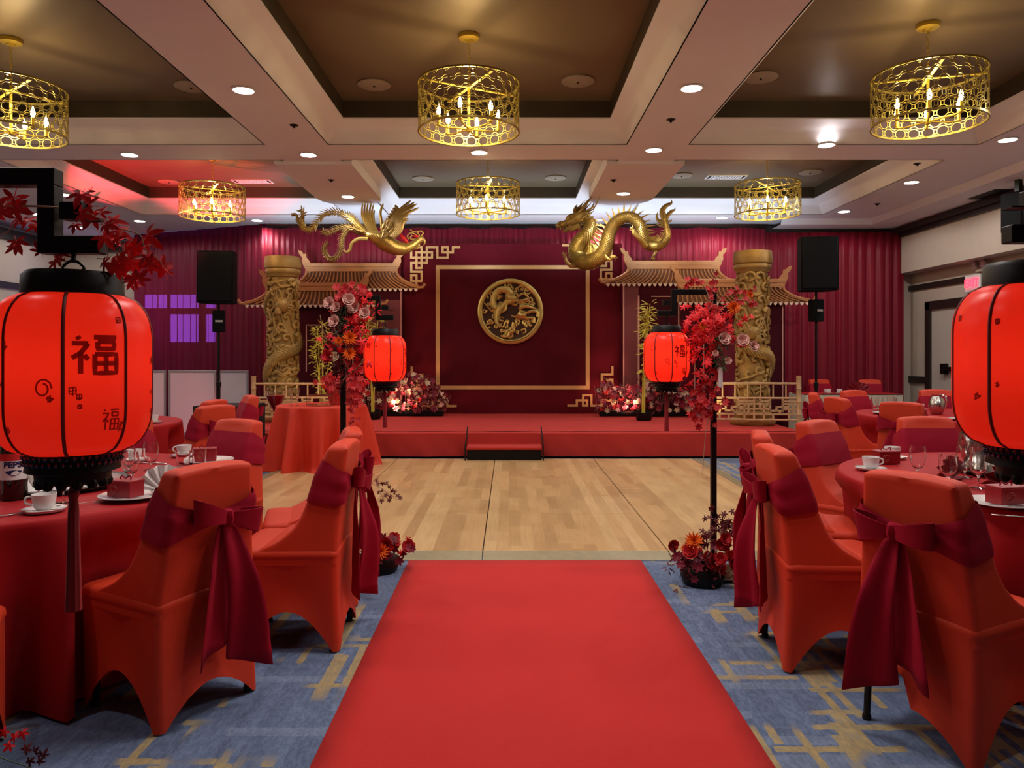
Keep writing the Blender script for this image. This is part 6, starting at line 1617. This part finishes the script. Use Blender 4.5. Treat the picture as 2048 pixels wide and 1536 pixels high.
# foot arrangements
def foot(x, y, lb, sgn):
    r = arr((x, y, 0), lb); MB().lathe([(0, .0), (.11, 0), (.13, .05), (.12, .09), (0, .08)], 18).build('black_bowl', M['black'], r)
    return r
r = foot(1.15, 4.46, 'flower arrangement of dark roses and orange dahlia at the right mid stand foot', 1)
fl(r, 'dah', P(1388, 1083, 4.42), .062, (-.2, -1, .5)); fl(r, 'dah', P(1372, 1098, 4.44), .035, (-.3, -1, .3))
for _ in range(30): fl(r, 'roser' if rf.random() < .4 else 'blB', (1.13+rf.gauss(0, .11), 4.42+rf.gauss(0, .06), abs(rf.gauss(.10, .06))+.03), rf.uniform(.03, .05))
cloud(r, 'dk', (1.10, 4.45, .12), (.12, .07, .05), 22, .07)
for _ in range(70):
    t = rf.random(); p = P(1400+95*t, 1078-28*sin(t*3)+rf.gauss(0, 17), 4.5+rf.uniform(-.1, .1)); fl(r, 'mapD', p, .032)
twig(r, [(1.18, 4.5, .1), P(1420, 1075, 4.5), P(1450, 1055, 4.5), P(1500, 1085, 4.5)], .004, .002); twig(r, [(1.18, 4.5, .1), P(1455, 1085, 4.5), P(1490, 1130, 4.5)], .004, .002)
for _ in range(5): fl(r, 'rosew', (1.33+rf.gauss(0, .02), 4.40+rf.gauss(0, .02), .05+rf.random()*.05), .035)
r = foot(-.82, 4.72, 'flower arrangement with orange dahlia at the foot of the left mid stand', -1)
fl(r, 'dah', P(762, 1104, 4.62), .056, (.1, -1, .4))
for _ in range(26): fl(r, 'roser' if rf.random() < .4 else 'blB', (-.76+rf.gauss(0, .07), 4.70+rf.gauss(0, .05), abs(rf.gauss(.10, .05))+.03), rf.uniform(.028, .045))
cloud(r, 'mapR', P(775, 1092, 4.75), (.06, .05, .035), 26, .035); cloud(r, 'dk', (-.83, 4.78, .08), (.08, .05, .04), 16, .06); fl(r, 'mapD', P(789, 1078, 4.7), .03)
r = arr((-1.40, 2.22, 0), 'trailing reddish leaves on the carpet at the bottom left picture corner')
twig(r, [(-1.5, 2.0, .05), (-1.66, 2.30, .14), (-1.58, 2.38, .07), (-1.50, 2.42, .01)], .003, .0015, m='green')
for x, y in [(10, 1462), (30, 1475), (45, 1465), (20, 1490), (50, 1500), (70, 1505), (85, 1512), (60, 1520), (80, 1525)]: fl(r, 'mapD' if y > 1495 else 'mapR', P(x, y, 2.42)-Vector((0, 0, 0)), .028)

# flower beds on the stage
def bed(x0, x1, y, lb, hts):
    r = arr(((x0+x1)/2, y, SZ), lb); w_ = x1-x0
    MB().bbox(-w_/2+.05, w_/2-.05, -.08, .1, .002, .09, .01).build('trough', M['black'], r)
    n = min(288, int(w_*190))
    for i in range(n):
        t = rf.random(); h = interp(hts, t); x = x0+w_*t; z = SZ+.09+h*rf.random()**.75; k = rf.random(); ky = 'blB' if k < .42 else 'blC' if k < .6 else 'blP' if k < .72 else 'blR' if k < .80 else 'dk'
        if i >= 290: break
        fl(r, ky, (x, y-.12+rf.gauss(0, .07), z), rf.uniform(.035, .062) if ky != 'dk' else .13)
    for i in range(int(w_*14)):
        t = rf.random(); twig(r, [(x0+w_*t, y, SZ+.05), (x0+w_*t+rf.uniform(-.1, .1), y-.05, SZ+.05+interp(hts, t)*1.05)], .004, .002, 2)
bed(-2.45, -1.02, 12.25, 'burgundy and cream flower bed at the left of the stage backdrop', [(0, .35), (.35, .42), (.6, .62), (.85, .5), (1, .25)])
bed(1.42, 3.05, 12.2, 'burgundy flower bed with cream blooms at the right of the stage backdrop', [(0, .42), (.08, .5), (.2, .38), (.6, .5), (1, .3)])
# centrepiece on the scarlet gift table
r = empty('flower_box', (-2.05, 9.15, GZ), 0, 'red flared box of red flowers on the small scarlet table', 'flowers')
MB().prism([(-.11, 0), (.11, 0), (.16, .17), (-.16, .17)], -.1, .1, M=WALL(0, 0, 0)).build('red_box', M['stagered'], r, smooth=False)
cloud(r, 'blR', (-2.05, 9.1, GZ+.25), (.11, .06, .05), 40, .05); cloud(r, 'rd', (-2.05, 9.1, GZ+.22), (.12, .06, .05), 14, .08)
cloud(r, 'blR', (-1.80, 9.0, GZ+.15), (.04, .05, .08), 22, .045)
MB().tube([(.02, -.1, .17), (.05, -.12, .30)], .004, 5).build('candle', M['white'], r)
# orange blooms on the left table edge
r = arr((-2.22, 3.10, ZT_), 'small orange and green flowers behind the lantern at the left picture edge')
MB().lathe([(0, 0), (.03, 0), (.035, .08), (.02, .12), (0, .11)], 14).build('bud_vase', M['china'], r)
cloud(r, 'dah', (-2.2, 3.08, ZT_+.17), (.03, .02, .02), 5, .03); cloud(r, 'gr', (-2.2, 3.1, ZT_+.17), (.03, .03, .03), 8, .05)
# centre of the far right table and the right front table
r = arr((4.9, 7.75, ZT_), 'burgundy centrepiece on the far right table'); MB().lathe([(0, 0), (.04, 0), (.045, .1), (0, .1)], 14).build('vase', M['black'], r); cloud(r, 'blB', (4.9, 7.75, ZT_+.15), (.06, .05, .04), 22, .045)
